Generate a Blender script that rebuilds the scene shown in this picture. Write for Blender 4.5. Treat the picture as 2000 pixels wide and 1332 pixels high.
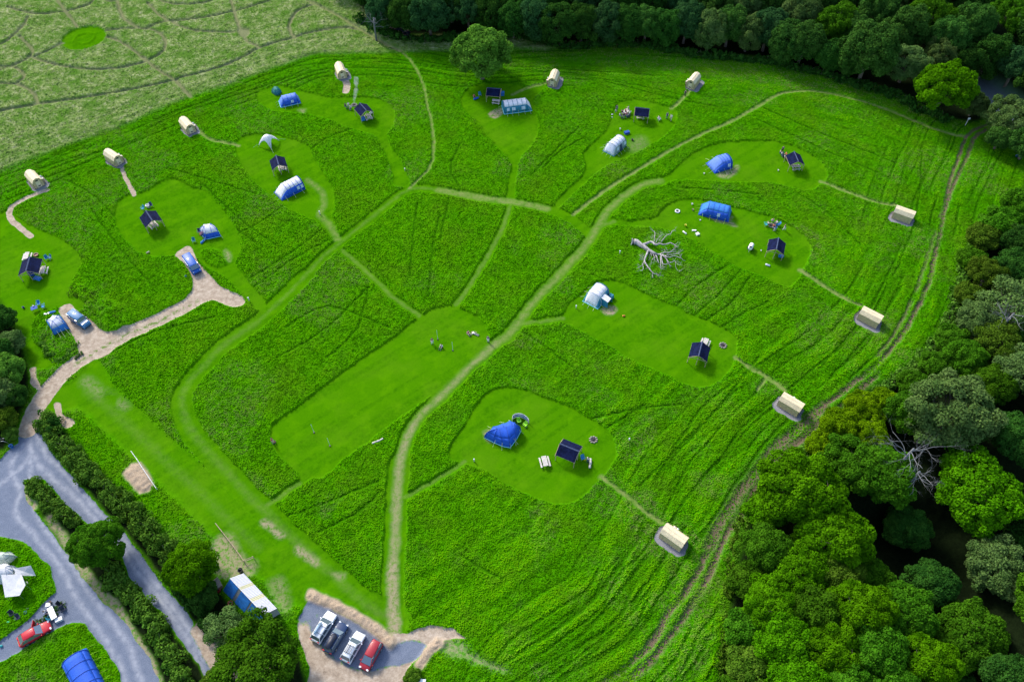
import bpy, math, random
import numpy as np
from mathutils import Vector, Matrix, Euler
R = math.radians
rng = np.random.default_rng(7)
random.seed(7)
for o in list(bpy.data.objects): bpy.data.objects.remove(o)
scene = bpy.context.scene
col = scene.collection

# ------------------------------------------------------------------ camera
CAM_H = 112.5; PITCH = R(52.7); FPX = 2000*28/36
cam_d = bpy.data.cameras.new('camera'); cam_d.lens = 28; cam_d.sensor_width = 36
cam_d.clip_start = 1; cam_d.clip_end = 9000
cam = bpy.data.objects.new('camera', cam_d); col.objects.link(cam)
cam.location = (0, 0, CAM_H); cam.rotation_euler = (R(90)-PITCH, 0, 0)
scene.camera = cam
# ------------------------------------------------------------------ sky, sun, exposure
SUN_DIR = Vector((-0.62*math.cos(R(38)), 0.785*math.cos(R(38)), math.sin(R(38)))).normalized()
w = bpy.data.worlds.new('World'); scene.world = w; w.use_nodes = True
nt = w.node_tree; nt.nodes.clear()
sky = nt.nodes.new('ShaderNodeTexSky'); sky.sky_type = 'NISHITA'; sky.sun_disc = False
sky.sun_elevation = R(38); sky.sun_rotation = math.atan2(SUN_DIR.x, SUN_DIR.y)
sky.dust_density = 2.0
bg = nt.nodes.new('ShaderNodeBackground'); bg.inputs['Strength'].default_value = 0.15
wo = nt.nodes.new('ShaderNodeOutputWorld')
nt.links.new(sky.outputs[0], bg.inputs['Color']); nt.links.new(bg.outputs[0], wo.inputs['Surface'])
sl = bpy.data.lights.new('sun', 'SUN'); sl.energy = 2.1; sl.angle = R(11.0); sl.color = (1.0, 0.93, 0.82)
so = bpy.data.objects.new('sun', sl); col.objects.link(so)
so.rotation_euler = SUN_DIR.to_track_quat('Z', 'Y').to_euler()
vs = scene.view_settings; vs.view_transform = 'Standard'; vs.look = 'None'; vs.gamma = 1; vs.use_curve_mapping = False
vs.exposure = 1.10

# ------------------------------------------------------------------ photograph pixel -> point of the real place
SP, CP = math.sin(PITCH), math.cos(PITCH)
def G(u, v, z=0.0):
    cx = (u-1000)/FPX; cy = (666-v)/FPX
    dx, dy, dz = cx, CP+cy*SP, -SP+cy*CP
    t = (z-CAM_H)/dz
    return Vector((dx*t, dy*t, z))
def scale_at(v): return FPX*(SP+(v-666)/FPX*CP)/CAM_H     # pixels per metre
def Gn(pts):
    return np.array([[*G(u, v)[:2]] for u, v in pts])

# ------------------------------------------------------------------ materials
def new_mat(name):
    m = bpy.data.materials.new(name); m.use_nodes = True
    n = m.node_tree; n.nodes.clear()
    return m, n
def N(nt, t, **kw):
    n = nt.nodes.new(t)
    for k, v in kw.items():
        if k in n.inputs: n.inputs[k].default_value = v
        else: setattr(n, k, v)
    return n
def noise(nt, vec, scale, detail=3, rough=.6):
    n = N(nt, 'ShaderNodeTexNoise'); n.inputs['Scale'].default_value = scale
    n.inputs['Detail'].default_value = detail; n.inputs['Roughness'].default_value = rough
    nt.links.new(vec, n.inputs['Vector']); return n.outputs['Fac']
def ramp(nt, fac, stops):
    r = N(nt, 'ShaderNodeValToRGB'); e = r.color_ramp.elements
    while len(e) < len(stops): e.new(.5)
    for el, (p, c) in zip(e, stops):
        el.position = p; el.color = (*c, 1) if len(c) == 3 else c
    nt.links.new(fac, r.inputs[0]); return r.outputs[0]
def mixc(nt, fac, a, b, mode='MIX'):
    n = N(nt, 'ShaderNodeMix'); n.data_type = 'RGBA'; n.blend_type = mode; n.clamp_factor = True
    for s, v in ((n.inputs[0], fac), (n.inputs[6], a), (n.inputs[7], b)):
        if isinstance(v, (int, float)): s.default_value = v
        elif isinstance(v, tuple): s.default_value = (*v, 1)
        else: nt.links.new(v, s)
    return n.outputs[2]
def math_(nt, op, a, b=None):
    n = N(nt, 'ShaderNodeMath'); n.operation = op
    for s, v in ((n.inputs[0], a), (n.inputs[1], b)):
        if v is None: continue
        if isinstance(v, (int, float)): s.default_value = v
        else: nt.links.new(v, s)
    return n.outputs[0]
_mats = {}
def paint(name, c, rough=.6, metal=0., var=.12, scale=6., bump=0., coat=0., spec=.5):
    """a surface of one colour with slight wear"""
    if name in _mats: return _mats[name]
    m, n = new_mat(name)
    tc = N(n, 'ShaderNodeTexCoord')
    f = noise(n, tc.outputs['Object'], scale, 4)
    lo = tuple(max(0, x*(1-var*1.6)) for x in c); hi = tuple(min(1, x*(1+var)) for x in c)
    cc = ramp(n, f, [(.3, lo), (.7, hi)])
    b = N(n, 'ShaderNodeBsdfPrincipled'); b.inputs['Roughness'].default_value = rough; b.inputs['Metallic'].default_value = metal
    b.inputs['Coat Weight'].default_value = coat; b.inputs['Specular IOR Level'].default_value = spec
    n.links.new(cc, b.inputs['Base Color'])
    if bump:
        bp = N(n, 'ShaderNodeBump'); bp.inputs['Strength'].default_value = bump; bp.inputs['Distance'].default_value = .05
        n.links.new(noise(n, tc.outputs['Object'], scale*3, 3), bp.inputs['Height']); n.links.new(bp.outputs[0], b.inputs['Normal'])
    o = N(n, 'ShaderNodeOutputMaterial'); n.links.new(b.outputs[0], o.inputs[0])
    _mats[name] = m; return m
def fabric(name, c, transl=.25, var=.10, rough=.7):
    if name in _mats: return _mats[name]
    m, n = new_mat(name)
    tc = N(n, 'ShaderNodeTexCoord')
    f = noise(n, tc.outputs['Object'], 2.2, 4)
    cc = ramp(n, f, [(.3, tuple(x*(1-var*1.5) for x in c)), (.7, tuple(min(1, x*(1+var)) for x in c))])
    b = N(n, 'ShaderNodeBsdfPrincipled'); b.inputs['Roughness'].default_value = rough
    bp = N(n, 'ShaderNodeBump'); bp.inputs['Strength'].default_value = .35; bp.inputs['Distance'].default_value = .06
    n.links.new(noise(n, tc.outputs['Object'], 5, 3), bp.inputs['Height']); n.links.new(bp.outputs[0], b.inputs['Normal'])
    t = N(n, 'ShaderNodeBsdfTranslucent'); mx = N(n, 'ShaderNodeMixShader'); mx.inputs[0].default_value = transl
    n.links.new(cc, b.inputs['Base Color']); n.links.new(cc, t.inputs['Color'])
    n.links.new(b.outputs[0], mx.inputs[1]); n.links.new(t.outputs[0], mx.inputs[2])
    o = N(n, 'ShaderNodeOutputMaterial'); n.links.new(mx.outputs[0], o.inputs[0])
    _mats[name] = m; return m
def glass(name='car_glass', c=(.14, .19, .24)):  # pale sky reflection put into the glass colour
    if name in _mats: return _mats[name]
    m, n = new_mat(name); b = N(n, 'ShaderNodeBsdfPrincipled')
    b.inputs['Base Color'].default_value = (*c, 1); b.inputs['Roughness'].default_value = .22; b.inputs['Metallic'].default_value = .5; b.inputs['IOR'].default_value = 1.6
    b.inputs['Coat Weight'].default_value = .6
    o = N(n, 'ShaderNodeOutputMaterial'); n.links.new(b.outputs[0], o.inputs[0]); _mats[name] = m; return m
def leaves(name, dark, light, hue=(.5, .5)):
    if name in _mats: return _mats[name]
    m, n = new_mat(name)
    at = N(n, 'ShaderNodeAttribute'); at.attribute_name = 'tone'
    tc = N(n, 'ShaderNodeTexCoord'); f2 = noise(n, tc.outputs['Object'], 2.6, 3)
    oi = N(n, 'ShaderNodeObjectInfo')
    f = math_(n, 'ADD', math_(n, 'MULTIPLY', at.outputs['Fac'], .55), math_(n, 'MULTIPLY', f2, .45))
    cc = ramp(n, f, [(.22, dark), (.75, light)])
    hs = N(n, 'ShaderNodeHueSaturation')
    n.links.new(math_(n, 'ADD', math_(n, 'MULTIPLY', oi.outputs['Random'], .014), .490), hs.inputs['Hue'])
    n.links.new(math_(n, 'ADD', math_(n, 'MULTIPLY', oi.outputs['Random'], .35), .82), hs.inputs['Value'])
    n.links.new(cc, hs.inputs['Color'])
    d = N(n, 'ShaderNodeBsdfDiffuse'); t = N(n, 'ShaderNodeBsdfTranslucent'); mx = N(n, 'ShaderNodeMixShader'); mx.inputs[0].default_value = .28
    n.links.new(hs.outputs[0], d.inputs['Color']); n.links.new(hs.outputs[0], t.inputs['Color'])
    n.links.new(d.outputs[0], mx.inputs[1]); n.links.new(t.outputs[0], mx.inputs[2])
    o = N(n, 'ShaderNodeOutputMaterial'); n.links.new(mx.outputs[0], o.inputs[0]); _mats[name] = m; return m

# ------------------------------------------------------------------ objects
def tag(o, label=None, cat=None, group=None, kind=None):
    if label: o['label'] = label
    if cat: o['category'] = cat
    if group: o['group'] = group
    if kind: o['kind'] = kind
    return o
def thing(name, label, cat, loc=(0, 0, 0), rz=0., group=None, scale=None):
    o = bpy.data.objects.new(name, None); col.objects.link(o); o.empty_display_size = .3
    o.location = loc; o.rotation_euler = (0, 0, rz)
    if scale: o.scale = scale
    return tag(o, label, cat, group)
def copy_tree(o, parent=None):
    c = o.copy(); col.objects.link(c)
    if parent is not None: c.parent = parent
    for ch in list(o.children): copy_tree(ch, c)
    return c
def relabel(o, label, **kw): o['label'] = label; return o
class MB:
    def __init__(s): s.v = []; s.f = []
    def add(s, vs, fs):
        b = len(s.v); s.v += [tuple(p) for p in vs]; s.f += [tuple(i+b for i in f) for f in fs]; return s
    def box(s, c, d, rz=0., taper=1., rx=0., ry=0.):
        hx, hy, hz = d[0]/2, d[1]/2, d[2]/2
        M = Euler((rx, ry, rz)).to_matrix(); c = Vector(c); vs = []
        for z, t in ((-hz, 1), (hz, taper)):
            for x, y in ((-hx, -hy), (hx, -hy), (hx, hy), (-hx, hy)):
                vs.append(c + M @ Vector((x*t, y*t, z)))
        return s.add(vs, [(3, 2, 1, 0), (4, 5, 6, 7), (0, 1, 5, 4), (1, 2, 6, 5), (2, 3, 7, 6), (3, 0, 4, 7)])
    def tube(s, pts, r, n=6, cap=True):
        pts = [Vector(p) for p in pts]; rs = r if isinstance(r, (list, tuple)) else [r]*len(pts)
        vs = []; fs = []; up = Vector((0, 0, 1))
        for i, p in enumerate(pts):
            d = (pts[min(i+1, len(pts)-1)]-pts[max(i-1, 0)])
            d = d.normalized() if d.length > 1e-9 else up
            a = d.cross(up if abs(d.z) < .9 else Vector((1, 0, 0))).normalized(); b = d.cross(a)
            for k in range(n):
                t = 2*math.pi*k/n; vs.append(p+(a*math.cos(t)+b*math.sin(t))*rs[i])
        for i in range(len(pts)-1):
            for k in range(n):
                k2 = (k+1) % n; fs.append((i*n+k, i*n+k2, (i+1)*n+k2, (i+1)*n+k))
        if cap: fs.append(tuple(range(n))[::-1]); fs.append(tuple((len(pts)-1)*n+k for k in range(n)))
        return s.add(vs, fs)
    def rings(s, rings, cap=True, close=True):
        n = len(rings[0]); vs = [p for r_ in rings for p in r_]; fs = []
        for i in range(len(rings)-1):
            for k in range(n if close else n-1):
                k2 = (k+1) % n; fs.append((i*n+k, i*n+k2, (i+1)*n+k2, (i+1)*n+k))
        if cap and close: fs.append(tuple(range(n))[::-1]); fs.append(tuple((len(rings)-1)*n+k for k in range(n)))
        return s.add(vs, fs)
    def sphere(s, c, r, n=10, m=6, z0=-1.):
        rings = []
        for i in range(m+1):
            ph = math.asin(z0)+(math.pi/2-math.asin(z0))*i/m
            rr = max(math.cos(ph), .02)
            rings.append([(c[0]+r[0]*rr*math.cos(2*math.pi*k/n), c[1]+r[1]*rr*math.sin(2*math.pi*k/n), c[2]+r[2]*math.sin(ph)) for k in range(n)])
        return s.rings(rings)
    def build(s, name, mat, parent=None, smooth=False):
        me = bpy.data.meshes.new(name); me.from_pydata(s.v, [], s.f); me.update()
        if smooth: me.polygons.foreach_set('use_smooth', [True]*len(me.polygons))
        me.materials.append(mat)
        o = bpy.data.objects.new(name, me); col.objects.link(o)
        if parent is not None: o.parent = parent
        return o
def solid(o, t=.03):
    m = o.modifiers.new('thick', 'SOLIDIFY'); m.thickness = t; m.offset = 0; return o
# ================================================================== GROUND
class VN:
    def __init__(s, seed): s.t = np.random.default_rng(seed).random((256, 256)).astype(np.float32)
    def __call__(s, x, y):
        xi = np.floor(x).astype(np.int64); yi = np.floor(y).astype(np.int64)
        fx = (x-xi).astype(np.float32); fy = (y-yi).astype(np.float32)
        fx = fx*fx*(3-2*fx); fy = fy*fy*(3-2*fy); xi &= 255; yi &= 255; x1 = (xi+1) & 255; y1 = (yi+1) & 255; t = s.t
        return (t[yi, xi]*(1-fx)+t[yi, x1]*fx)*(1-fy)+(t[y1, xi]*(1-fx)+t[y1, x1]*fx)*fy
VNS = [VN(i) for i in range(12)]
def fbm(x, y, sc, o=3, k=0):
    a = 1.; s_ = 0; tot = 0
    for i in range(o):
        s_ = s_+a*VNS[(k+i) % 12](x/sc*(2.03**i)+17.3*i+500, y/sc*(2.03**i)+9.1*i+500); tot += a; a *= .55
    return s_/tot
def sst(a, b, x):
    t = np.clip((x-a)/(b-a), 0, 1); return t*t*(3-2*t)
def smooth_line(P, closed=False, n=4):
    P = np.asarray(P, float); out = []; m = len(P)
    for i in range(m if closed else m-1):
        if closed: p0, p1, p2, p3 = P[(i-1) % m], P[i], P[(i+1) % m], P[(i+2) % m]
        else: p0, p1, p2, p3 = P[max(i-1, 0)], P[i], P[i+1], P[min(i+2, m-1)]
        for k in range(n):
            t = k/n
            out.append(.5*((2*p1)+(-p0+p2)*t+(2*p0-5*p1+4*p2-p3)*t*t+(-p0+3*p1-3*p2+p3)*t**3))
    if not closed: out.append(P[-1])
    return np.array(out)

# rows and columns of the terrain sheet: fine over the field, coarse out to the horizon
vv = np.arange(1425, -150, -1.9)
ys = np.array([G(1000, v)[1] for v in vv])
ys = np.concatenate([[-2500, -900, -300, -80, -20, 8], ys[ys > 12], [ys[-1]*k for k in (1.08, 1.2, 1.45, 2, 3.5, 7, 14, 26)]])
tt = np.arange(-1.10, 1.1001, .00195)
tt = np.concatenate([[-24, -10, -5, -3, -2, -1.5, -1.22], tt, [1.22, 1.5, 2, 3, 5, 10, 24]])
hw = np.maximum(1000/FPX*(CAM_H*SP+ys*CP), 40)
X = (tt[None, :]*hw[:, None]).astype(np.float64); Y = np.repeat(ys[:, None], len(tt), 1)
shp = X.shape; X = X.ravel(); Y = Y.ravel()
# unevenness of hand-mown edges
WX = X+(fbm(X, Y, 1.3, 2, 1)-.5)*.45; WY = Y+(fbm(X, Y, 1.3, 2, 3)-.5)*.45

def line_dist(P, x, y, arc=False):
    best = np.full(x.shape, 1e9); ba = np.zeros(x.shape); acc = 0.
    for a, b in zip(P[:-1], P[1:]):
        d = b-a; L2 = d@d; L = math.sqrt(L2)
        if L2 < 1e-12: continue
        t = np.clip(((x-a[0])*d[0]+(y-a[1])*d[1])/L2, 0, 1)
        q = (x-a[0]-t*d[0])**2+(y-a[1]-t*d[1])**2
        m = q < best; best = np.where(m, q, best)
        if arc: ba = np.where(m, acc+t*L, ba)
        acc += L
    return (np.sqrt(best), ba) if arc else np.sqrt(best)
def stroke(px, width, soft=.12, warp=True, sm=True, edge=None):
    """mask of a strip of the given width in metres along traced ground points"""
    P = Gn(px); P = smooth_line(P) if sm else P
    out = np.zeros(X.shape, np.float32); mg = width/2+soft*4+1
    x, y = (WX, WY) if warp else (X, Y)
    idx = np.nonzero((x > P[:, 0].min()-mg) & (x < P[:, 0].max()+mg) & (y > P[:, 1].min()-mg) & (y < P[:, 1].max()+mg))[0]
    if len(idx) == 0: return out
    d = line_dist(P, x[idx], y[idx]); out[idx] = 1-sst(width/2-soft, width/2+soft, d); return out
def area(px, soft=.12, warp=True, sm=True, grow=0.):
    P = Gn(px); P = smooth_line(P, True) if sm else P
    out = np.zeros(X.shape, np.float32); mg = soft*4+1+abs(grow)
    x, y = (WX, WY) if warp else (X, Y)
    idx = np.nonzero((x > P[:, 0].min()-mg) & (x < P[:, 0].max()+mg) & (y > P[:, 1].min()-mg) & (y < P[:, 1].max()+mg))[0]
    xx, yy = x[idx], y[idx]
    ins = np.zeros(len(idx), bool)
    Q = np.roll(P, -1, 0)
    for a, b in zip(P, Q):
        if a[1] == b[1]: continue
        c = (a[1] > yy) != (b[1] > yy)
        ins ^= c & (xx < (b[0]-a[0])*(yy-a[1])/(b[1]-a[1])+a[0])
    d = line_dist(np.vstack([P, P[:1]]), xx, yy); d = np.where(ins, -d, d)-grow
    out[idx] = 1-sst(-soft, soft, d); return out
def mx(*a):
    r = a[0]
    for b in a[1:]: r = np.maximum(r, b)
    return r

LAWNS = dict(
 games=[(529,845),(531,830),(542,821),(592,785),(641,748),(693,709),(766,660),(814,622),(828,613),(845,603),(870,597),(892,597),(910,606),(933,619),(949,637),(954,652),(951,672),(936,691),(871,751),(800,802),(714,866),(673,897),(636,928),(605,938),(589,944),(581,923),(558,902),(537,879)],
 shelter_c=[(503,182),(525,170),(550,167),(597,180),(649,190),(701,189),(740,193),(761,206),(772,226),(769,245),(757,263),(763,286),(782,312),(794,336),(800,362),(772,362),(766,335),(753,300),(740,275),(727,263),(688,252),(649,236),(610,224),(584,221),(532,216),(506,200)],
 shelter_d=[(478,266),(506,261),(545,264),(584,276),(605,289),(615,312),(632,338),(645,358),(652,380),(654,403),(650,426),(664,458),(655,470),(636,450),(618,432),(589,421),(558,405),(527,382),(501,359),(484,338),(468,315),(460,290),(464,274)],
 shelter_e=[(229,395),(250,382),(271,378),(292,369),(312,356),(336,350),(357,354),(372,364),(404,374),(427,398),(448,426),(465,455),(471,476),(469,497),(460,512),(470,528),(486,551),(510,577),(520,596),(503,606),(487,590),(456,556),(425,532),(400,520),(370,487),(344,497),(312,501),(281,497),(255,478),(234,455),(226,426)],
 shelter_f=[(-60,420),(0,416),(20,408),(36,425),(60,440),(104,458),(130,473),(151,491),(159,512),(154,530),(142,549),(142,562),(156,580),(170,600),(130,612),(118,600),(75,616),(62,640),(66,665),(92,690),(115,712),(70,722),(50,690),(34,640),(0,590),(-60,560)],
 grey=[(910,177),(935,165),(1000,165),(1035,172),(1066,163),(1060,176),(1042,195),(1046,215),(1052,240),(1050,262),(1037,286),(1020,305),(1012,330),(1008,356),(1004,392),(988,392),(994,350),(997,318),(975,292),(949,260),(928,234),(907,216),(900,198)],
 shelter_g=[(1139,300),(1147,290),(1162,276),(1183,255),(1193,229),(1201,208),(1214,199),(1240,194),(1266,198),(1292,206),(1311,210),(1322,221),(1317,247),(1292,271),(1253,294),(1227,307),(1188,322),(1157,346),(1126,374),(1093,406),(1082,400),(1089,390),(1110,368),(1139,341),(1143,320)],
 blue_h=[(1240,362),(1266,352),(1305,341),(1326,321),(1358,297),(1397,281),(1436,276),(1498,274),(1530,279),(1555,287),(1584,302),(1605,320),(1616,340),(1606,358),(1584,372),(1558,370),(1519,359),(1480,356),(1423,356),(1370,353),(1326,352),(1292,358),(1262,368)],
 blue_i=[(1196,430),(1240,430),(1279,424),(1294,408),(1311,396),(1331,389),(1358,388),(1397,395),(1449,408),(1500,421),(1526,431),(1553,447),(1576,468),(1584,486),(1579,507),(1566,530),(1561,545),(1540,560),(1511,552),(1480,536),(1443,523),(1397,497),(1358,470),(1318,455),(1279,445),(1214,441)],
 white_j=[(1058,620),(1097,614),(1110,593),(1136,572),(1162,551),(1188,546),(1214,551),(1253,569),(1318,598),(1397,632),(1434,655),(1440,680),(1436,700),(1428,720),(1410,741),(1386,754),(1365,756),(1339,751),(1280,722),(1227,699),(1188,673),(1162,661),(1123,640),(1102,632)],
 blue_k=[(970,759),(1006,756),(1058,772),(1110,793),(1149,814),(1183,837),(1201,863),(1204,889),(1194,910),(1181,928),(1162,949),(1136,970),(1110,983),(1084,984),(1058,978),(1019,960),(980,941),(949,920),(907,905),(880,896),(880,868),(902,837),(923,803),(941,777)],
)
MAIN=[(772,1245),(768,1205),(767,1150),(768,1100),(772,1050),(773,1000),(776,950),(782,900),(793,862),(808,830),(828,805),(852,782),(880,755),(915,718),(948,690),(972,668),(996,652),(1040,593),(1084,546),(1120,507),(1147,476),(1162,452),(1173,434),(1188,411),(1214,387),(1240,369),(1266,357),(1290,354)]
DIAG=[(765,1205),(735,1195),(680,1150),(620,1095),(560,1040),(515,995),(480,962),(440,918),(400,875),(370,835),(357,800),(358,770),(375,740),(405,708),(440,672),(503,629),(558,577),(597,538),(636,497),(660,478),(701,445),(740,413),(766,392),(792,374),(818,367),(857,372),(897,379),(936,386),(988,393),(1032,400),(1066,408),(1092,416),(1118,429),(1140,446),(1155,458)]
WEST=[(120,778),(170,768),(205,790),(240,822),(290,868),(340,915),(395,965),(450,1020),(505,1070),(560,1112),(620,1152),(700,1190),(760,1215)]
LONG=[(1120,419),(1162,387),(1222,346),(1266,320),(1318,289),(1370,263),(1423,240),(1462,219),(1490,203),(1506,193),(1532,182),(1571,178),(1615,182),(1662,193),(1714,208),(1766,229),(1818,250),(1858,263),(1885,268)]
NW=[(592,0),(623,13),(662,34),(709,62),(740,81),(780,101),(805,122),(818,146),(829,172),(834,203),(842,234),(847,273),(846,307),(840,328),(826,344),(800,368)]
PATHS=[([(667,489),(701,517),(740,554),(780,590),(818,616)],1.5),([(998,395),(988,429),(975,460),(954,497),(936,528),(910,570),(890,595)],1.6),
 ([(907,902),(871,926),(832,949),(788,972)],1.2),([(586,944),(553,965),(512,994)],1.3),([(1100,622),(1058,628),(1022,632),(1005,645)],1.6),
 ([(1200,432),(1180,440),(1165,447)],2.0)]
EXITS=[([(1175,932),(1214,962),(1246,988),(1261,1001),(1292,1021)],.8),([(1436,699),(1462,717),(1498,738),(1532,761)],.8),([(1498,735),(1488,750),(1480,762)],.5),
 ([(1564,529),(1597,551),(1636,577),(1680,597)],.9),([(1603,355),(1649,373),(1688,387),(1714,396),(1746,402)],.9),([(1311,212),(1329,198),(1345,180)],.9),
 ([(390,255),(406,271),(437,279),(466,285)],.8),([(1000,186),(1032,172),(1066,163)],.8)]
BROWN=[([(676,158),(678,168),(676,180)],1.7),([(239,330),(243,345),(250,356),(263,381)],.9),([(92,372),(73,379),(47,390),(26,403),(18,418),(26,434),(42,447),(60,462)],1.1)]
CABINS=[((1301,1028),(1338,1054)),((1533.4,770.7),(1566,790)),((1689.6,602),(1721,618)),((1754.7,404),(1785,414.6)),((1351,156),(1361.5,143)),((1078.4,153.6),(1085.2,135.4)),((666.7,137.2),(660.5,121.4)),((368.5,243.5),(355.5,229)),((226.6,304.7),(207,291.7)),((69,349.5),(53.4,332.6))]

# --- masks
mown = mx(*[area(p) for p in LAWNS.values()])
mown = mx(mown, stroke(MAIN[:8], 3.4), stroke(MAIN[5:], 2.7), stroke(DIAG[:18], 3.6), stroke(DIAG[14:], 2.5), stroke(NW, .75, .2), stroke(LONG, 1.15, .15))
mown = mx(mown, *[stroke(p, w_, .1) for p, w_ in PATHS])
mown = mx(mown, *[stroke(p, w_, .25) for p, w_ in EXITS+BROWN])
westm = mx(stroke(WEST, 6.0, .8), area([(118,775),(150,735),(190,700),(230,760),(330,850),(420,930),(540,1050),(640,1120),(760,1195),(760,1225),(700,1210),(600,1165),(560,1190),(500,1110),(440,1050),(360,960),(260,860),(190,800)], .7))
patch = mx(area([(392,492),(420,486),(440,500),(443,515),(425,522),(400,510)], .3))
mown = np.maximum(mown, westm*.97)*(1-patch*.8)
wornmod = sst(.35, .62, fbm(X, Y, 2.2, 3, 5))
worn = mx(stroke(MAIN, 1.2, .6)*.85, stroke(DIAG[14:28], .6, .4)*.3, stroke(DIAG[25:31], 1.5, .4)*.9, stroke(DIAG[:16], 1.0, .6)*.25, stroke(LONG, .8, .25), stroke(NW, .6, .2)*.9,
          stroke(WEST[1:9], 1.0, .9)*.2, *[stroke(p, w_*.45, .25)*.4 for p, w_ in PATHS], *[stroke(p, w_, .25) for p, w_ in EXITS],
          stroke([(600,352),(628,375),(632,400),(625,420),(648,445),(660,468)], 1.1, .5)*.7)
tanm = mx(stroke([(401,577),(365,598),(312,624),(260,648),(221,668),(182,689),(146,712),(109,746),(86,775),(67,806),(55,840)], 3.1, .25),
          area([(343,497),(366,481),(378,492),(388,515),(410,538),(432,560),(470,578),(480,590),(462,600),(435,594),(416,588),(400,592),(375,600),(362,590),(378,560),(370,530),(352,508)], .25),
          area([(116,604),(138,594),(154,610),(182,628),(205,648),(230,650),(240,665),(200,700),(160,698),(148,665),(128,632)], .3),
          area([(105,790),(118,788),(122,808),(140,818),(146,828),(130,838),(115,822)], .3), stroke([(66,722),(68,745),(75,758)], 1.2, .4)*.8, stroke([(392,1232),(425,1285),(450,1330),(480,1400)], 3.0, .8)*.85, *[stroke(p, w_, .25) for p, w_ in BROWN])
greym = (1-tanm)*mx(area([(40,842),(45,820),(80,816),(82,848),(99,881),(122,910),(146,933),(172,967),(203,1001),(240,1037),(294,1110),(325,1152),(365,1193),(385,1232),(406,1258),(440,1310),(470,1400),(420,1400),(390,1297),(365,1266),(336,1227),(299,1178),(260,1136),(234,1081),(167,1019),(130,985),(104,954),(86,936),(65,933),(47,939),(47,960),(55,983),(62,990),(99,1037),(130,1081),(169,1136),(208,1183),(247,1219),(266,1253),(292,1287),(312,1335),(330,1400),(250,1400),(238,1331),(234,1313),(216,1279),(187,1245),(167,1217),(141,1216),(112,1227),(65,1258),(8,1290),(-40,1310),(-60,1270),(0,1253),(52,1214),(86,1180),(110,1156),(108,1141),(99,1107),(70,1076),(47,1058),(0,1048),(-80,1050),(-80,900),(0,897),(13,884),(34,868)], .25, sm=False))
carp = area([(605,1168),(641,1183),(678,1206),(727,1235),(762,1258),(768,1236),(795,1238),(838,1222),(886,1228),(912,1247),(870,1250),(852,1260),(818,1287),(797,1306),(812,1330),(830,1400),(560,1400),(600,1330),(604,1300),(586,1250),(579,1209)], .25, sm=False)
grey_cp = area([(605,1168),(641,1183),(678,1206),(727,1235),(762,1258),(800,1250),(835,1262),(815,1290),(780,1300),(720,1310),(660,1290),(610,1240),(579,1215)], 1.2)*(.45+.55*sst(.3, .6, fbm(X, Y, 5, 3, 2)))
pads = np.zeros(X.shape, np.float32)
for (a, b) in CABINS:
    A, B = G(*a, 2.3), G(*b, 2.3); c = (A+B)/2; d = (B-A).normalized(); n_ = Vector((-d.y, d.x, 0))
    if n_.y < 0: n_ = -n_
    # stones reach out at both gable ends and on the side away from the wood
    off = -n_*.45 if a[0] > 1400 or a[1] > 900 else Vector((.5, -.3, 0))
    lx = (WX-c.x-off.x)*d.x+(WY-c.y-off.y)*d.y; ly = (WX-c.x-off.x)*n_.x+(WY-c.y-off.y)*n_.y
    q = (np.abs(lx)/2.5)**3.5+(np.abs(ly)/1.72)**3.5+(fbm(X, Y, 1.1, 2, 6)-.5)*.7
    pads = np.maximum(pads, 1-sst(.75, 1.15, q))
pads_s = (pads > .5)
hexit = area([(700,0),(600,-80),(-400,-150),(-400,420),(0,337),(130,286),(260,240),(338,203),(417,177),(518,141),(610,107),(662,106),(792,103),(870,100),(930,108),(1000,95),(1060,100),(1090,96),(1000,70),(900,60),(800,70),(740,45)], .9, sm=False)
farband = area([(860,100),(930,108),(1050,112),(1180,128),(1300,140),(1400,155),(1500,165),(1620,178),(1760,215),(1870,262),(1900,240),(1700,150),(1480,100),(1200,85),(980,55)], 1.6, sm=False)
lab = [([(16,16),(47,25),(78,30),(109,27),(146,21),(177,10),(187,-5)]),([(108,-5),(128,23),(151,55)]),
 ([(208,62),(247,58),(286,59),(310,65),(323,81),(323,96),(312,109),(289,121),(260,130),(221,137),(182,138),(130,133),(99,126),(73,117),(57,112)]),
 ([(122,86),(91,104),(57,117),(26,130),(-20,146)]),([(39,73),(57,91),(65,104),(57,115)]),([(55,36),(50,48),(39,60),(16,81),(-10,95)]),
 ([(208,74),(234,83),(273,109),(312,141),(338,156),(365,182),(377,195)]),
 ([(-20,224),(65,207),(130,198),(234,182),(325,163),(365,151),(417,138),(469,117),(510,95),(566,78),(623,62),(673,56),(709,62)]),
 ([(-10,164),(31,167),(52,174),(68,187),(73,203)]),([(-10,134),(26,133),(44,143),(47,156),(31,166)]),
 ([(227,-5),(240,34),(268,55),(285,58),(312,47),(338,43),(391,38),(456,25),(500,13),(545,-2)]),
 ([(290,8),(310,30),(338,46),(370,59),(404,64),(458,65)]),([(449,-5),(461,34),(471,62),(482,81),(510,96)]),
 ([(297,-5),(333,9),(370,11),(406,6),(430,-5)]),([(190,-4),(210,4),(228,3)]),([(615,10),(584,23),(571,39),(566,57),(576,78)])]
labm = mx(*[stroke(p, .85, .2) for p in lab]); labm = mx(labm, area([(463,58),(480,56),(490,64),(484,74),(470,74)], .5), stroke(NW[:6], 1.0, .2))
cc_ = G(165, 76); rr_ = np.hypot(X-cc_.x, Y-cc_.y)
circ = (1-sst(5.1, 5.5, rr_)); ringm = 1.*(1-sst(.12, .35, np.abs(rr_-2.4)))+(1-sst(.1, .3, np.abs(rr_-5.3)))*.5
mown = mx(mown, circ, labm*.9)
hay = hexit*(1-np.clip(circ*1.3, 0, 1))
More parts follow.
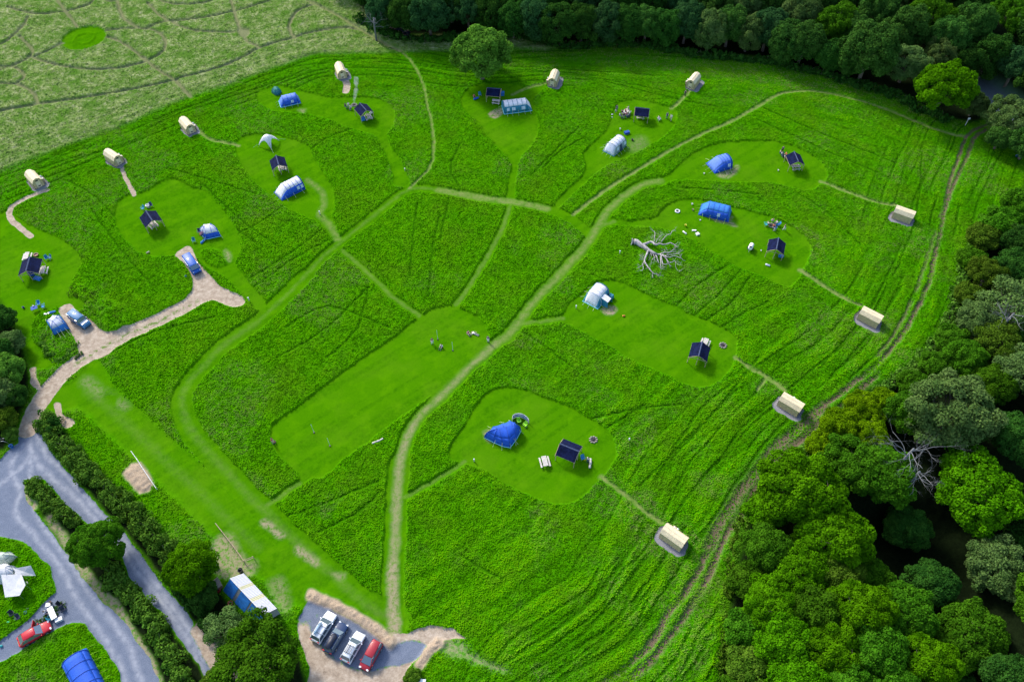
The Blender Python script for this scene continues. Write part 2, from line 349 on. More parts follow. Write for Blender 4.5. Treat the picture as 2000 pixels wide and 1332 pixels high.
# wheel ruts of the perimeter track
RUT_L=[(1925,246),(1897,258),(1881,281),(1871,312),(1858,345),(1846,395),(1832,440),(1814,495),(1797,545),(1780,590),(1755,640),(1720,690),(1690,725)]
RUT_R=[(1935,247),(1920,258),(1902,271),(1889,305),(1876,333),(1863,359),(1845,408),(1837,452),(1824,507),(1816,546),(1805,572),(1787,611),(1761,655),(1714,712),(1647,764),(1610,793),(1571,827),(1532,860),(1501,889),(1470,933),(1446,960),(1423,998),(1407,1024),(1386,1068),(1371,1102),(1355,1133),(1332,1167),(1305,1198),(1280,1248),(1246,1284),(1214,1310),(1183,1329),(1120,1380)]
RUT_E=[(1714,730),(1650,790),(1600,829),(1558,866),(1514,900),(1475,954),(1462,985),(1438,1019),(1410,1063),(1391,1110),(1371,1152),(1345,1193),(1324,1225),(1298,1256),(1261,1303),(1227,1329),(1170,1390)]
brk = sst(.3, .55, fbm(X, Y, 4, 2, 8))
ruts = mx(stroke(RUT_R[13:], .85, .35)*(.6+.4*brk), stroke(RUT_E, .9, .4)*(.5+.5*brk), stroke(RUT_R, .75, .3)*(.55+.45*brk), stroke(RUT_L[:6], .65, .25), stroke(RUT_L, .6, .3)*.6*brk, stroke(RUT_E, .6, .3)*(.5+.5*brk),
          stroke(RUT_R[15:24], 1.6, .6)*.95, stroke([(1600,822),(1560,858),(1516,893),(1475,940)], 1.3, .6)*.8)
ruts_wide = mx(stroke(RUT_R, 2.2, .8), stroke(RUT_L, 2.2, .8), stroke(RUT_E, 2.0, .8))
barem = mx(area([(945,846),(957,838),(966,846),(960,862),(948,858)], .5), area([(954,222),(978,211),(982,222),(966,232)], .3), area([(1176,602),(1196,597),(1206,606),(1194,616),(1180,612)], .3),
           area([(1385,425),(1400,432),(1425,438),(1438,442),(1425,430),(1427,424),(1385,420)], .5), area([(1400,342),(1428,330),(1442,322),(1440,336),(1420,348)], .5)*.8,
           area([(1237,274),(1255,268),(1262,282),(1246,296),(1228,292)], 1.5)*.35, area([(440,488),(450,500),(448,512),(440,500)], .5)*.7, area([(583,215),(595,214),(592,222)], .6)*.6,
           area([(902,1266),(925,1278),(960,1295),(998,1308),(985,1312),(940,1300),(905,1282)], .8)*.7, stroke([(516,1020),(530,1030),(548,1046)], 1.0, .5)*.9, stroke([(582,1072),(600,1085),(616,1097)], 1.0, .6)*.9,
           area([(650,1120),(672,1120),(668,1132),(652,1128)], .6)*.6, stroke([(168,745),(200,770),(220,780),(240,795)], 1.5, 1.2)*.45*brk, area([(1275,455),(1300,458),(1290,475),(1260,470)], 1.)*.3,
           area([(528,1140),(550,1130),(565,1170),(560,1200),(540,1190)], 1.)*.5, stroke([(900,1270),(870,1262)], 2, .8)*.7,
           area([(420,1055),(450,1045),(480,1095),(500,1100),(490,1125),(440,1130),(410,1100)], .8)*.85,
           stroke([(97,1010),(122,1045),(150,1090),(185,1140),(222,1180),(250,1225),(275,1262),(300,1310),(318,1360)], 1.3, .4), stroke([(42,955),(52,975),(66,990)], 1.3, .4),
           stroke([(770,1200),(773,1235)], 1.4, .5)*.9, area([(1680,625),(1700,640),(1720,645),(1735,632),(1740,640),(1720,655),(1690,648)], .5)*.25)
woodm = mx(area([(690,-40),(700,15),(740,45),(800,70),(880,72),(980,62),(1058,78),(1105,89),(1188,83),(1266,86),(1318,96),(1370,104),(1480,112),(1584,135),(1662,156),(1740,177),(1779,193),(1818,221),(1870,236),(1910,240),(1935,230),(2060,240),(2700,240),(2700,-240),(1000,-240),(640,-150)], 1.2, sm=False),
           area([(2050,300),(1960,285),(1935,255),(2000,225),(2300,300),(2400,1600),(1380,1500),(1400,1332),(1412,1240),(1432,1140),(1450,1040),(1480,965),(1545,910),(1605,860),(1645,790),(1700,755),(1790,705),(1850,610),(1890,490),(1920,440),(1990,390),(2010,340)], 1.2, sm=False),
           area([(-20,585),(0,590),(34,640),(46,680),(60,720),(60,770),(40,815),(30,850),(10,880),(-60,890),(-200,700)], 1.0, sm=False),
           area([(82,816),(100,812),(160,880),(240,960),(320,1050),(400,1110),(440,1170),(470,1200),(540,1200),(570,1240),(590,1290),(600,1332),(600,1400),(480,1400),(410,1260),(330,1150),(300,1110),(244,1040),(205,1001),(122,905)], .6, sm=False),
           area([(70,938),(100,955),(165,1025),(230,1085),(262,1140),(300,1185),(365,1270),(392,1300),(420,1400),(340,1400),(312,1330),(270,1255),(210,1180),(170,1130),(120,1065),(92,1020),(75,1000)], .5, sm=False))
dock = area([(142,560),(170,565),(215,590),(250,610),(255,640),(225,650),(195,620),(150,585)], 1.0)
river = stroke([(1885,130),(1935,165),(1985,205),(2040,240)], 9, 2, sm=False); ravine = stroke([(1720,1090),(1800,1060),(1900,1045),(2000,1015),(2200,960)], 13, 5)
barem = mx(barem, stroke(MAIN[:10], 1.1, .5)*.5, stroke(MAIN[9:16], .8, .4)*.3, stroke(MAIN[:4], 1.5, .5)*.8)
ravine = mx(ravine, stroke([(1860,1120),(1890,1200),(1880,1300),(1880,1420)], 9, 4)*.8)
bright = area([(1020,1120),(1060,1000),(1000,1000),(800,1000),(800,1300),(900,1200)], 3)

heap = mx(stroke([(608,1163),(650,1180),(700,1208),(745,1237),(765,1256)], 1.6, .3, sm=False), area([(243,925),(256,909),(275,905),(289,920),(303,948),(294,963),(276,968),(264,957),(247,938)], .3, sm=False), stroke([(820,1300),(838,1275),(858,1258)], 1.3, .3))
# --- stroke direction of the cut grass follows the edge of the field
PERIM = smooth_line(Gn([(-250,430),(0,338),(130,288),(260,242),(340,206),(420,180),(520,144),(610,112),(700,106),(800,108),(940,128),(1100,122),(1250,130),(1400,150),(1550,168),(1700,200),(1820,238),(1872,275),(1850,380),(1820,500),(1780,620),(1680,740),(1540,860),(1450,960),(1380,1090),(1290,1230),(1180,1340),(1000,1480)]), n=3)
dP, aP = line_dist(PERIM, X, Y, True)
sf = np.clip(1-dP/60, 0, 1)
br_ = sst(880, 1080, 0*X+X*0+0)  # placeholder for shape
P_r = G(1200, 1000); near_r = np.exp(-((X-P_r.x-14)**2+(Y-P_r.y+2)**2)/(2*28**2))
sw = np.clip(sf**1.6+near_r*.75, 0, 1)
wob = (fbm(X, Y, 14, 2, 4)-.5)*5
strk = .55*VNS[3]((dP+wob)/1.5+300, aP/11+300)+.45*VNS[4]((dP+wob)/.7+100, aP/5+100)
ang = R(38); u1 = X*math.cos(ang)+Y*math.sin(ang); v1 = -X*math.sin(ang)+Y*math.cos(ang)
strk2 = .5*VNS[5]((u1+wob*.7)/1.2+99, v1/6+40)+.5*VNS[6](X/.8+99, Y/1.1+40)
streak = strk*sw+strk2*(1-sw)
tuft = fbm(X, Y, .75, 3, 2); big = fbm(X, Y, 9, 3, 6)
wheel = np.zeros(X.shape, np.float32)
for pl in ([(860,420),(848,470),(842,520),(838,580)],[(880,380),(868,430),(860,470)],[(815,400),(808,460),(800,540)],[(540,350),(600,410),(640,450)],[(380,370),(440,430),(500,475)],[(395,360),(470,430),(540,480)],
           [(1500,590),(1440,620),(1380,660)],[(1260,790),(1180,840)],[(980,1130),(940,1110),(900,1085)],[(1475,205),(1600,260),(1750,320)],[(1480,235),(1600,290),(1740,350)],
           [(560,400),(500,440),(440,470)],[(1310,610),(1360,560),(1420,520)],[(1345,625),(1400,580),(1450,525)],[(1370,632),(1430,590),(1462,545)],[(630,450),(560,500),(490,545)],[(640,470),(570,510),(500,560)],
           [(300,560),(230,480),(180,410)],[(200,700),(300,650),(420,620)],[(540,700),(640,640),(720,560)],[(1050,140),(1200,160),(1350,190)],[(980,130),(1150,140),(1300,150)],[(700,120),(560,135),(420,190),(300,240)],[(1800,300),(1790,420),(1745,540)],[(1760,480),(1700,600),(1600,720)],
           [(1080,1290),(1180,1230),(1270,1130),(1340,1030)],[(1100,1320),(1210,1260),(1300,1150),(1370,1040)],[(1310,900),(1400,800),(1480,700)],[(1250,950),(1350,850),(1440,760)],[(1620,740),(1700,650),(1760,560)],[(1180,160),(1300,190),(1400,210)],[(1130,250),(1080,300),(1040,340)],[(1480,380),(1400,372),(1330,368)],[(1560,380),(1620,420),(1680,480)],[(720,560),(700,640),(640,700)],[(560,640),(640,600),(760,640)],[(1100,830),(1240,800),(1330,790)],[(980,640),(1040,660),(1120,720)],[(620,1040),(700,1000),(745,960)],[(560,1010),(640,980),(740,940)],[(240,440),(180,380),(120,350)],[(330,330),(400,350),(500,380)],[(700,250),(640,270),(600,300)],[(900,280),(880,330),(900,370)],[(1060,330),(1090,300),(1140,270)],[(1500,120),(1380,115),(1240,108)],[(820,140),(900,150),(980,145)],[(1660,740),(1740,660),(1790,560)]):
    wheel = np.maximum(wheel, stroke(pl, .45, .22))
dR = line_dist(smooth_line(Gn(RUT_R)), X, Y); dR = np.where(dR < 40, dR, 40)
for d0, w_, am, kk in ((2.0, .35, .9, 1), (3.6, .3, .8, 2), (4.6, .3, .7, 3), (6.3, .35, .9, 4), (8.4, .3, .8, 5), (9.9, .3, .6, 6), (12.2, .35, .8, 7), (15.0, .3, .6, 8)):
    wheel = np.maximum(wheel, (1-sst(w_*.5, w_, np.abs(dR-d0-(fbm(X, Y, 18, 2, kk)-.5)*2.4)))*am*sst(.38, .55, VNS[kk](aP/14+50, dR*0+kk)))
topL = np.clip(1-dP/13, 0, 1)*(X < 20)
for d0, kk in ((1.2, 1), (2.6, 2), (4.2, 3), (5.6, 4), (7.4, 5), (9.5, 6)):
    wheel = np.maximum(wheel, (1-sst(.2, .45, np.abs(dP-d0-(fbm(X, Y, 18, 2, kk)-.5)*2.2)))*.85*(topL > 0)*sst(.35, .55, VNS[kk](aP/12+9, aP*0+kk)))
wheel = wheel*(1-mown)
flat_ = mx(tanm, greym, carp, pads)
tall = np.clip((1-mown)*(1-flat_)*(1-woodm*.7)*(1-mx(barem, heap)), 0, 1)
far_fade = 1-.25*sst(90, 190, Y)
Z = tall*(.27+.34*(streak-.5)*(.35+.6*sw)+.24*(tuft-.5)+.10*(big-.5))*far_fade
Z -= tall*wheel*.12
Z += hay*(1-labm)*(.28+.14*(tuft-.5))
Z *= 1-ruts*.8
Z -= ruts*.10
Z += ringm*circ*.22
Z += mown*(1-flat_)*(.02*(tuft-.5)+.015*streak)
Z += .05*fbm(X, Y, 5, 2, 1)*flat_-.02*flat_
Z += .22*stroke([(608,1163),(650,1180),(700,1208),(745,1237),(765,1256)], 1.6, .8, sm=False)*(1+2.2*(tuft-.4)+1.)
Z += .35*area([(243,925),(256,909),(275,905),(289,920),(303,948),(294,963),(276,968),(264,957),(247,938)], .9, sm=False)*(1.3+tuft)
Z += .3*stroke([(820,1300),(838,1275),(858,1258)], 1.3, .6)*(1+2*tuft)
Z -= ravine*6+river*2.5
Z += dock*(.25+.5*tuft)
Z = np.where((np.abs(X) > 400) | (Y > 500) | (Y < -50), 0, Z)
def zat(p):
    """height of the ground under a point"""
    j = min(max(np.searchsorted(ys, p[1]), 1), len(ys)-1); h_ = max(1000/FPX*(CAM_H*SP+p[1]*CP), 40)
    i = min(max(np.searchsorted(tt, p[0]/h_), 0), len(tt)-1); return float(Z[j*len(tt)+i])

# --- material
gm, n = new_mat('ground_cover')
tc = N(n, 'ShaderNodeTexCoord'); P_ = tc.outputs['Object']
def A(name):
    a = N(n, 'ShaderNodeAttribute'); a.attribute_name = name; return a.outputs['Fac']
nf = noise(n, P_, 2.6, 5, .7); nm = noise(n, P_, .35, 4); nb = noise(n, P_, .06, 3); nx = noise(n, P_, 9, 3, .7)
grass = ramp(n, nf, [(.30, (.034, .170, .0005)), (.5, (.056, .235, .001)), (.70, (.095, .300, .001))])
grass = mixc(n, math_(n, 'MULTIPLY', ramp(n, nm, [(.45, (0, 0, 0)), (.7, (1, 1, 1))]), .45), grass, (.045, .17, .004))
grass = mixc(n, math_(n, 'MULTIPLY', ramp(n, nb, [(.5, (0, 0, 0)), (.65, (1, 1, 1))]), .5), grass, (.040, .20, .001))
grass = mixc(n, math_(n, 'MULTIPLY', A('lush'), .8), grass, mixc(n, nf, (.028, .18, .001), (.06, .28, .001)))
tops = ramp(n, noise(n, P_, 1.3, 4, .65), [(.56, (0, 0, 0)), (.70, (1, 1, 1))])
grass = mixc(n, math_(n, 'MULTIPLY', tops, A('seed')), grass, (.11, .125, .045))
lawn = ramp(n, noise(n, P_, 1.3, 7, .8), [(.33, (.024, .112, .0005)), (.67, (.056, .194, .001))])
lawn = mixc(n, ramp(n, A('stripe'), [(.40, (0, 0, 0)), (.62, (1, 1, 1))]), lawn, mixc(n, nf, (.036, .148, .0005), (.062, .202, .001)))
lawn = mixc(n, math_(n, 'MULTIPLY', ramp(n, nm, [(.5, (0, 0, 0)), (.68, (1, 1, 1))]), .45), lawn, (.080, .235, .001))
olv = ramp(n, noise(n, P_, .11, 5, .65), [(.47, (0, 0, 0)), (.66, (1, 1, 1))])
grass = mixc(n, math_(n, 'MULTIPLY', olv, .45), grass, (.085, .20, .003)); lawn = mixc(n, math_(n, 'MULTIPLY', olv, .25), lawn, (.095, .21, .006))
c = mixc(n, A('mown'), grass, lawn)
hayc = ramp(n, noise(n, P_, 1.3, 6, .8), [(.36, (.085, .165, .020)), (.5, (.18, .25, .075)), (.64, (.36, .37, .21))])
hayc = mixc(n, ramp(n, nm, [(.40, (0, 0, 0)), (.62, (1, 1, 1))]), hayc, mixc(n, nf, (.05, .135, .012), (.10, .20, .03)))
c = mixc(n, math_(n, 'MULTIPLY', A('wheelm'), .85), c, (.016, .085, .001))
c = mixc(n, A('hay'), c, hayc)
c = mixc(n, math_(n, 'MULTIPLY', A('lab'), .85), c, mixc(n, nf, (.13, .15, .07), (.20, .20, .11)))
wornc = mixc(n, noise(n, P_, 4, 5, .8), (.075, .150, .012), (.27, .29, .12))
c = mixc(n, math_(n, 'MULTIPLY', A('worn'), ramp(n, noise(n, P_, 1.0, 5, .7), [(.35, (.25,)*3), (.62, (1, 1, 1))])), c, wornc)
c = mixc(n, math_(n, 'MULTIPLY', A('bare'), ramp(n, noise(n, P_, 1.7, 6, .75), [(.40, (.1,)*3), (.54, (1, 1, 1))])), c, mixc(n, nf, (.20, .165, .10), (.37, .31, .22)))
c = mixc(n, A('rut'), c, mixc(n, nf, (.095, .072, .048), (.20, .150, .105)))
tanc = ramp(n, noise(n, P_, 1.0, 8, .8), [(.32, (.20, .155, .115)), (.5, (.35, .285, .22)), (.68, (.50, .43, .35))])
def ragged(name, amt=.9):
    f_ = math_(n, 'ADD', A(name), math_(n, 'MULTIPLY', math_(n, 'SUBTRACT', noise(n, P_, 1.5, 6, .75), .5), amt)); return ramp(n, f_, [(.38, (0, 0, 0)), (.58, (1, 1, 1))])
tanc = mixc(n, math_(n, 'MULTIPLY', A('median'), ramp(n, noise(n, P_, 1.2, 5, .7), [(.46, (0, 0, 0)), (.56, (1, 1, 1))])), tanc, (.085, .165, .02))
c = mixc(n, ragged('tan'), c, tanc)
greyc = mixc(n, ramp(n, noise(n, P_, 1.1, 5, .7), [(.30, (.15,)*3), (.75, (.85,)*3)]), ramp(n, nx, [(.3, (.060, .080, .125)), (.7, (.150, .180, .245))]), ramp(n, nx, [(.3, (.11, .135, .19)), (.7, (.23, .26, .33))]))  # cool blue of shade put into the gravel grey
greyc = mixc(n, math_(n, 'MULTIPLY', math_(n, 'MULTIPLY', A('trk'), .9), ramp(n, noise(n, P_, .9, 4, .7), [(.35, (.2,)*3), (.6, (1, 1, 1))])), greyc, (.30, .32, .37)); greyc = mixc(n, math_(n, 'MULTIPLY', A('pad'), .6), greyc, ramp(n, nx, [(.3, (.16, .15, .15)), (.7, (.36, .33, .32))])); c = mixc(n, ragged('grey', .7), c, greyc)
c = mixc(n, A('heap'), c, ramp(n, nx, [(.3, (.20, .145, .10)), (.7, (.46, .37, .27))]))
c = mixc(n, A('wood'), c, ramp(n, nf, [(.3, (.004, .007, .003)), (.7, (.010, .018, .006))]))  # wood floor near black: shade under the trees put into the colour
c = mixc(n, A('water'), c, (.10, .11, .15))
b = N(n, 'ShaderNodeBsdfPrincipled'); b.inputs['Roughness'].default_value = .9; b.inputs['Specular IOR Level'].default_value = .0
n.links.new(c, b.inputs['Base Color'])
bp = N(n, 'ShaderNodeBump'); bp.inputs['Distance'].default_value = .35
n.links.new(math_(n, 'ADD', math_(n, 'MULTIPLY', A('tall'), .75), .12), bp.inputs['Strength'])
n.links.new(math_(n, 'ADD', nf, math_(n, 'MULTIPLY', nx, .3)), bp.inputs['Height']); n.links.new(bp.outputs[0], b.inputs['Normal'])
o_ = N(n, 'ShaderNodeOutputMaterial'); n.links.new(b.outputs[0], o_.inputs[0])

track_lines = mx(*[stroke(p, .7, .5, sm=True) for p in (
   [(52,850),(70,900),(110,940),(150,975),(200,1030),(250,1090),(300,1155),(345,1215),(380,1275),(400,1330)],[(75,850),(90,890),(130,925),(180,985),(230,1040),(275,1105),(320,1165),(365,1225),(400,1290)],
   [(45,870),(20,910),(40,960),(30,1000),(70,1050),(120,1110),(150,1170),(190,1225),(225,1280),(250,1340)],[(62,880),(60,930),(70,1000),(110,1060),(160,1130),(210,1200),(250,1260),(280,1340)],[(-20,960),(40,915),(60,890)])])
stripe = .7*VNS[7](v1/.85+77, u1/16+77)+.3*VNS[8](v1/.4+7, u1/8+7)
attrs = dict(median=stroke([(385,588),(340,612),(300,632),(260,649),(221,668),(182,690),(146,713)], .7, .4), wheelm=wheel*tall, pad=pads, stripe=stripe, mown=mown, hay=hay, lab=labm*hexit, worn=np.clip(worn, 0, 1)*(1-flat_), bare=barem, rut=ruts, tan=mx(tanm, carp*(1-grey_cp)), grey=mx(greym, pads, carp*grey_cp), trk=track_lines,
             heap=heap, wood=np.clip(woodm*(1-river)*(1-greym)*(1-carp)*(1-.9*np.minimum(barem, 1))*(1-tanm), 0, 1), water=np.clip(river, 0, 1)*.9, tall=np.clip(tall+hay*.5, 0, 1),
             lush=np.clip(sf**2*.9, 0, 1), seed=np.clip(farband*.7+hay*.2+sst(.55, .7, fbm(X, Y, 11, 3, 9))*.55+sf*.25*sst(.5, .7, fbm(X, Y, 5, 2, 9)), 0, 1)*(1-mown))
# --- which surface each face belongs to
nr, nc = shp
ii = (np.arange(nr-1)[:, None]*nc+np.arange(nc-1)[None, :]).ravel()
quads = np.stack([ii, ii+1, ii+nc+1, ii+nc], 1)
def fm(a): return a[quads].mean(1)
cls = np.zeros(len(quads), np.int8)
cls[fm(hexit) > .5] = 8
lawnm = mx(*[area(p) for p in LAWNS.values()], circ)
cls[fm(mown) > .5] = 2
cls[fm(lawnm) > .5] = 1
cls[fm(ruts) > .45] = 7
cls[fm(tanm) > .5] = 3; cls[fm(carp) > .5] = 4; cls[fm(pads) > .5] = 5; cls[fm(greym) > .5] = 6
cls[fm(heap) > .5] = 9
XYZ = np.stack([X, Y, Z], 1).astype(np.float32)
names = ['ground', 'mown_lawn', 'grass_path', 'gravel_track', 'car_park', 'gravel_pad', 'gravel_road', 'wheel_track', 'hay_meadow', 'rubble_bank']
for k, nm_ in enumerate(names):
    q = quads[cls == k]
    if len(q) == 0: continue
    used, inv = np.unique(q, return_inverse=True); inv = inv.reshape(-1)
    me = bpy.data.meshes.new(nm_); nv, nq = len(used), len(q)
    me.vertices.add(nv); me.vertices.foreach_set('co', XYZ[used].ravel())
    me.loops.add(nq*4); me.loops.foreach_set('vertex_index', inv.astype(np.int32))
    me.polygons.add(nq); me.polygons.foreach_set('loop_start', np.arange(0, nq*4, 4, dtype=np.int32))
    me.polygons.foreach_set('loop_total', np.full(nq, 4, np.int32)) if False else None
    me.update(calc_edges=True); me.polygons.foreach_set('use_smooth', np.ones(nq, bool))
    for an, av in attrs.items():
        at = me.attributes.new(an, 'FLOAT', 'POINT'); at.data.foreach_set('value', av[used].astype(np.float32))
    me.materials.append(gm); me.validate()
    o = bpy.data.objects.new(nm_, me); col.objects.link(o); tag(o, kind='structure')
# ================================================================== TREES, HEDGES
bark = paint('bark', (.16, .13, .10), .9, var=.3, scale=3, bump=.6)
greybark = paint('bleached_wood', (.36, .34, .34), .85, var=.45, scale=3, bump=.5)
deadbark = paint('dead_branches', (.15, .16, .17), .9, var=.25, scale=3)
LM = dict(
 mid=leaves('leaves_mid', (.016, .080, .003), (.068, .205, .008)),
 bright=leaves('leaves_bright', (.020, .100, .001), (.088, .270, .003)),
 yellow=leaves('leaves_yellow', (.035, .110, .001), (.145, .275, .003)),
 dark=leaves('leaves_dark', (.010, .055, .008), (.042, .135, .016)),
 blue=leaves('leaves_blue', (.012, .060, .018), (.045, .135, .036)),
 grey=leaves('leaves_grey', (.035, .095, .018), (.125, .215, .055)),
 teal=leaves('leaves_mid_shade', (.014, .068, .010), (.062, .170, .024)), sage=leaves('leaves_olive_shade', (.028, .080, .014), (.105, .180, .045)),
 olive=leaves('leaves_olive', (.024, .080, .004), (.095, .185, .014)),
 hedge=leaves('leaves_hedge', (.032, .115, .010), (.125, .290, .030)))
def leaf_mesh(name, cen, nor, size, tone, seed=0):
    """many small leaf sprays, each a bent four-cornered face"""
    r_ = np.random.default_rng(seed); k = len(cen)
    nor = nor/np.linalg.norm(nor, axis=1, keepdims=True)
    a = np.cross(nor, r_.normal(size=(k, 3))); a /= np.linalg.norm(a, axis=1, keepdims=True); b = np.cross(nor, a)
    s = size[:, None]*(.7+.6*r_.random((k, 1))); e = .55+.5*r_.random((k, 1))
    v = np.stack([cen-a*s, cen-b*s*e+nor*s*.25, cen+a*s, cen+b*s*e+nor*s*.25], 1).reshape(-1, 3).astype(np.float32)
    me = bpy.data.meshes.new(name)
    me.vertices.add(k*4); me.vertices.foreach_set('co', v.ravel())
    me.loops.add(k*4); me.loops.foreach_set('vertex_index', np.arange(k*4, dtype=np.int32))
    me.polygons.add(k); me.polygons.foreach_set('loop_start', np.arange(0, k*4, 4, dtype=np.int32))
    me.update(calc_edges=True)
    at = me.attributes.new('tone', 'FLOAT', 'POINT'); at.data.foreach_set('value', np.repeat(tone, 4).astype(np.float32))
    me.materials.append(LM['mid']); return me
def dirs(r_, k, zmin=-.35):
    d = r_.normal(size=(k*4, 3)); d /= np.linalg.norm(d, axis=1, keepdims=True); d = d[d[:, 2] > zmin]; return d[:k]
def crown_points(seed, nl, rl, k, skirt=-.35, flat=.72, spread=.70, inner=.0, rag=.25, leaf=.045):
    r_ = np.random.default_rng(seed)
    # golden-angle lobes over a dome, irregular
    i = np.arange(nl)+.5; zz = 1-(1-skirt)*i/nl; th = i*2.39996+r_.normal(size=nl)*.25
    rr = np.sqrt(np.clip(1-zz*zz, 0, 1)); lc = np.stack([rr*np.cos(th), rr*np.sin(th), zz], 1)
    ph = r_.random(6)*6.28; ir = 1+.10*np.sin(2*th+ph[0])*rr+.09*np.sin(3*th+ph[1]+2*zz)+.08*np.sin(5*th+ph[2]+3*zz)
    lc *= (spread*ir*(1+r_.normal(size=nl)*.10))[:, None]; lc[:, 2] *= flat; lc += r_.normal(size=lc.shape)*.035
    lr = rl*(.7+.7*r_.random(nl)); ltone = r_.random(nl)
    wgt = lr**2/np.sum(lr**2); li = r_.choice(nl, k, p=wgt)
    d = r_.normal(size=(k, 3)); d /= np.linalg.norm(d, axis=1, keepdims=True)
    out = lc[li]/np.linalg.norm(lc[li], axis=1, keepdims=True); d = d+out*.55; d[:, 2] += .25; d /= np.linalg.norm(d, axis=1, keepdims=True)
    rad = lr[li]*(1-rag*r_.random(k)**1.5); p = lc[li]+d*rad[:, None]*np.array([1, 1, .85])
    p[:, 2] += 1.0
    nor = d*.8+r_.normal(size=(k, 3))*.55+np.array([0, 0, .25])
    tone = np.clip(ltone[li]*.55+.35*r_.random(k)+.12, 0, 1)
    return p, nor, np.full(k, leaf), tone, lc+np.array([0, 0, 1.]), lr
def trunk_mesh(name, targets, r0=.07, seed=0, top=.9, mat=bark):
    r_ = random.Random(seed); m = MB()
    m.tube([(0, 0, -.15), (.01, .0, .1), (.02, -.02, .45), (.0, .01, top)], [r0*1.35, r0, r0*.8, r0*.45], 8)
    for t in targets:
        z0 = r_.uniform(.3, .75)*top; p0 = Vector((0, 0, z0)); p3 = Vector(t); mid = p0.lerp(p3, .5)+Vector((r_.uniform(-.06, .06), r_.uniform(-.06, .06), r_.uniform(.0, .08)))
        m.tube([p0, mid, p3], [r0*.4, r0*.25, r0*.08], 5)
        for q in range(3):
            s = mid.lerp(p3, r_.random()); e = s+Vector((r_.uniform(-.2, .2), r_.uniform(-.2, .2), r_.uniform(0, .2))); m.tube([s, e], [r0*.12, r0*.03], 4)
    me = bpy.data.meshes.new(name); me.from_pydata(m.v, [], m.f); me.polygons.foreach_set('use_smooth', [True]*len(me.polygons)); me.materials.append(mat); return me
STY = {}
def style(key, seed, nl, rl, k, **kw):
    limb = kw.pop('limb', 12); tr = kw.pop('trunkr', .07)
    p, nr_, s, t, lc, lr = crown_points(seed, nl, rl, k, **kw)
    STY[key] = (leaf_mesh('crown', p, nr_, s, t, seed), trunk_mesh('trunk', [tuple(x) for x in lc[::max(1, nl//limb)]], tr, seed))
style('pom', 1, 95, .19, 26000, rag=.30, leaf=.030, skirt=-.45)
style('oak', 2, 120, .19, 26000, rag=.50, leaf=.030, skirt=-.5, spread=.68)
style('rag', 3, 130, .17, 24000, rag=.75, leaf=.028, skirt=-.45, spread=.74)
style('tall', 4, 110, .20, 24000, rag=.60, leaf=.031, skirt=-.7, flat=1.0, spread=.66)
style('broad', 5, 140, .16, 28000, rag=.55, leaf=.028, skirt=-.3, flat=.62, spread=.76)
style('thin', 6, 50, .24, 6500, rag=.8, leaf=.034, skirt=-.5, spread=.72, limb=25, trunkr=.055)
style('bush', 7, 60, .25, 13000, rag=.5, leaf=.045, skirt=-.75, flat=.8, spread=.62)
PROTO = {}
def tree(sty, u, v, rpx, kind, label, group, hk=None, name='tree', cat='tree', zc=None):
    """crown centred on the traced pixel; rpx = crown radius in photograph pixels"""
    r = rpx/scale_at(v)*.93
    if hk is None: hk = 1.0
    kz = r*hk
    p = G(u, v, 1.0*kz); sc_ = FPX/(Vector((p.x, p.y, kz))-Vector((0, 0, CAM_H))).dot(Vector((0, CP, -SP))); r = rpx/sc_
    kz = r*hk; p = G(u, v, 1.0*kz)
    z = zat(p)
    if (sty, kind) not in PROTO:
        t = thing(name, label, cat)
        me, tm = STY[sty]
        c_ = bpy.data.objects.new('crown', me); col.objects.link(c_); c_.parent = t
        c_.material_slots[0].link = 'OBJECT'; c_.material_slots[0].material = LM[kind]
        k_ = bpy.data.objects.new('trunk', tm); col.objects.link(k_); k_.parent = t
        PROTO[(sty, kind)] = t
    else: t = copy_tree(PROTO[(sty, kind)]); t.name = name
    t['label'] = label; t['category'] = cat
    if group: t['group'] = group
    elif 'group' in t.keys(): del t['group']
    t.location = (p.x, p.y, min(z, 0)); t.scale = (r, r, kz); t.rotation_euler = (0, 0, random.uniform(0, 6.28))
    return t
KN = dict(teal='mid green', sage='brownish green', mid='mid green', bright='bright green', yellow='yellowish green', dark='dark green', blue='bluish dark green', grey='grey green', olive='olive green', hedge='green')
TOP_ = {'mid': 'teal', 'olive': 'sage', 'yellow': 'mid'}  # far wood swaps to leaf copies with its bluish shade put into the colour
SN = dict(pom='rounded tufted', oak='broad domed', rag='ragged', tall='tall', broad='wide spreading', thin='thin see-through', bush='bushy')
TOP1 = [(745,22,36,'tall','blue'),(788,28,40,'oak','dark'),(838,26,46,'oak','blue'),(880,2,40,'tall','dark'),(915,20,38,'rag','blue'),(958,28,38,'tall','dark'),(1002,38,38,'oak','dark'),
 (1048,38,42,'tall','blue'),(1093,46,42,'rag','dark'),(1138,42,40,'oak','dark'),(1182,46,40,'tall','blue'),(1224,46,40,'oak','dark'),(1264,46,38,'rag','mid'),(1302,54,36,'tall','dark'),(1342,42,42,'oak','blue'),(1388,60,38,'tall','olive'),
 (1427,48,42,'oak','mid'),(1464,64,36,'tall','olive'),(1502,55,44,'oak','blue'),(1535,82,40,'tall','mid'),(1572,82,44,'oak','mid'),(1620,108,34,'bush','dark'),(1700,98,62,'oak','mid'),(1660,128,26,'bush','mid'),(1772,125,42,'rag','grey'),(1845,172,60,'broad','bright'),(1905,204,28,'bush','olive'),(1975,232,46,'rag','grey'),(1955,268,30,'bush','mid'),(2010,280,40,'oak','mid')]
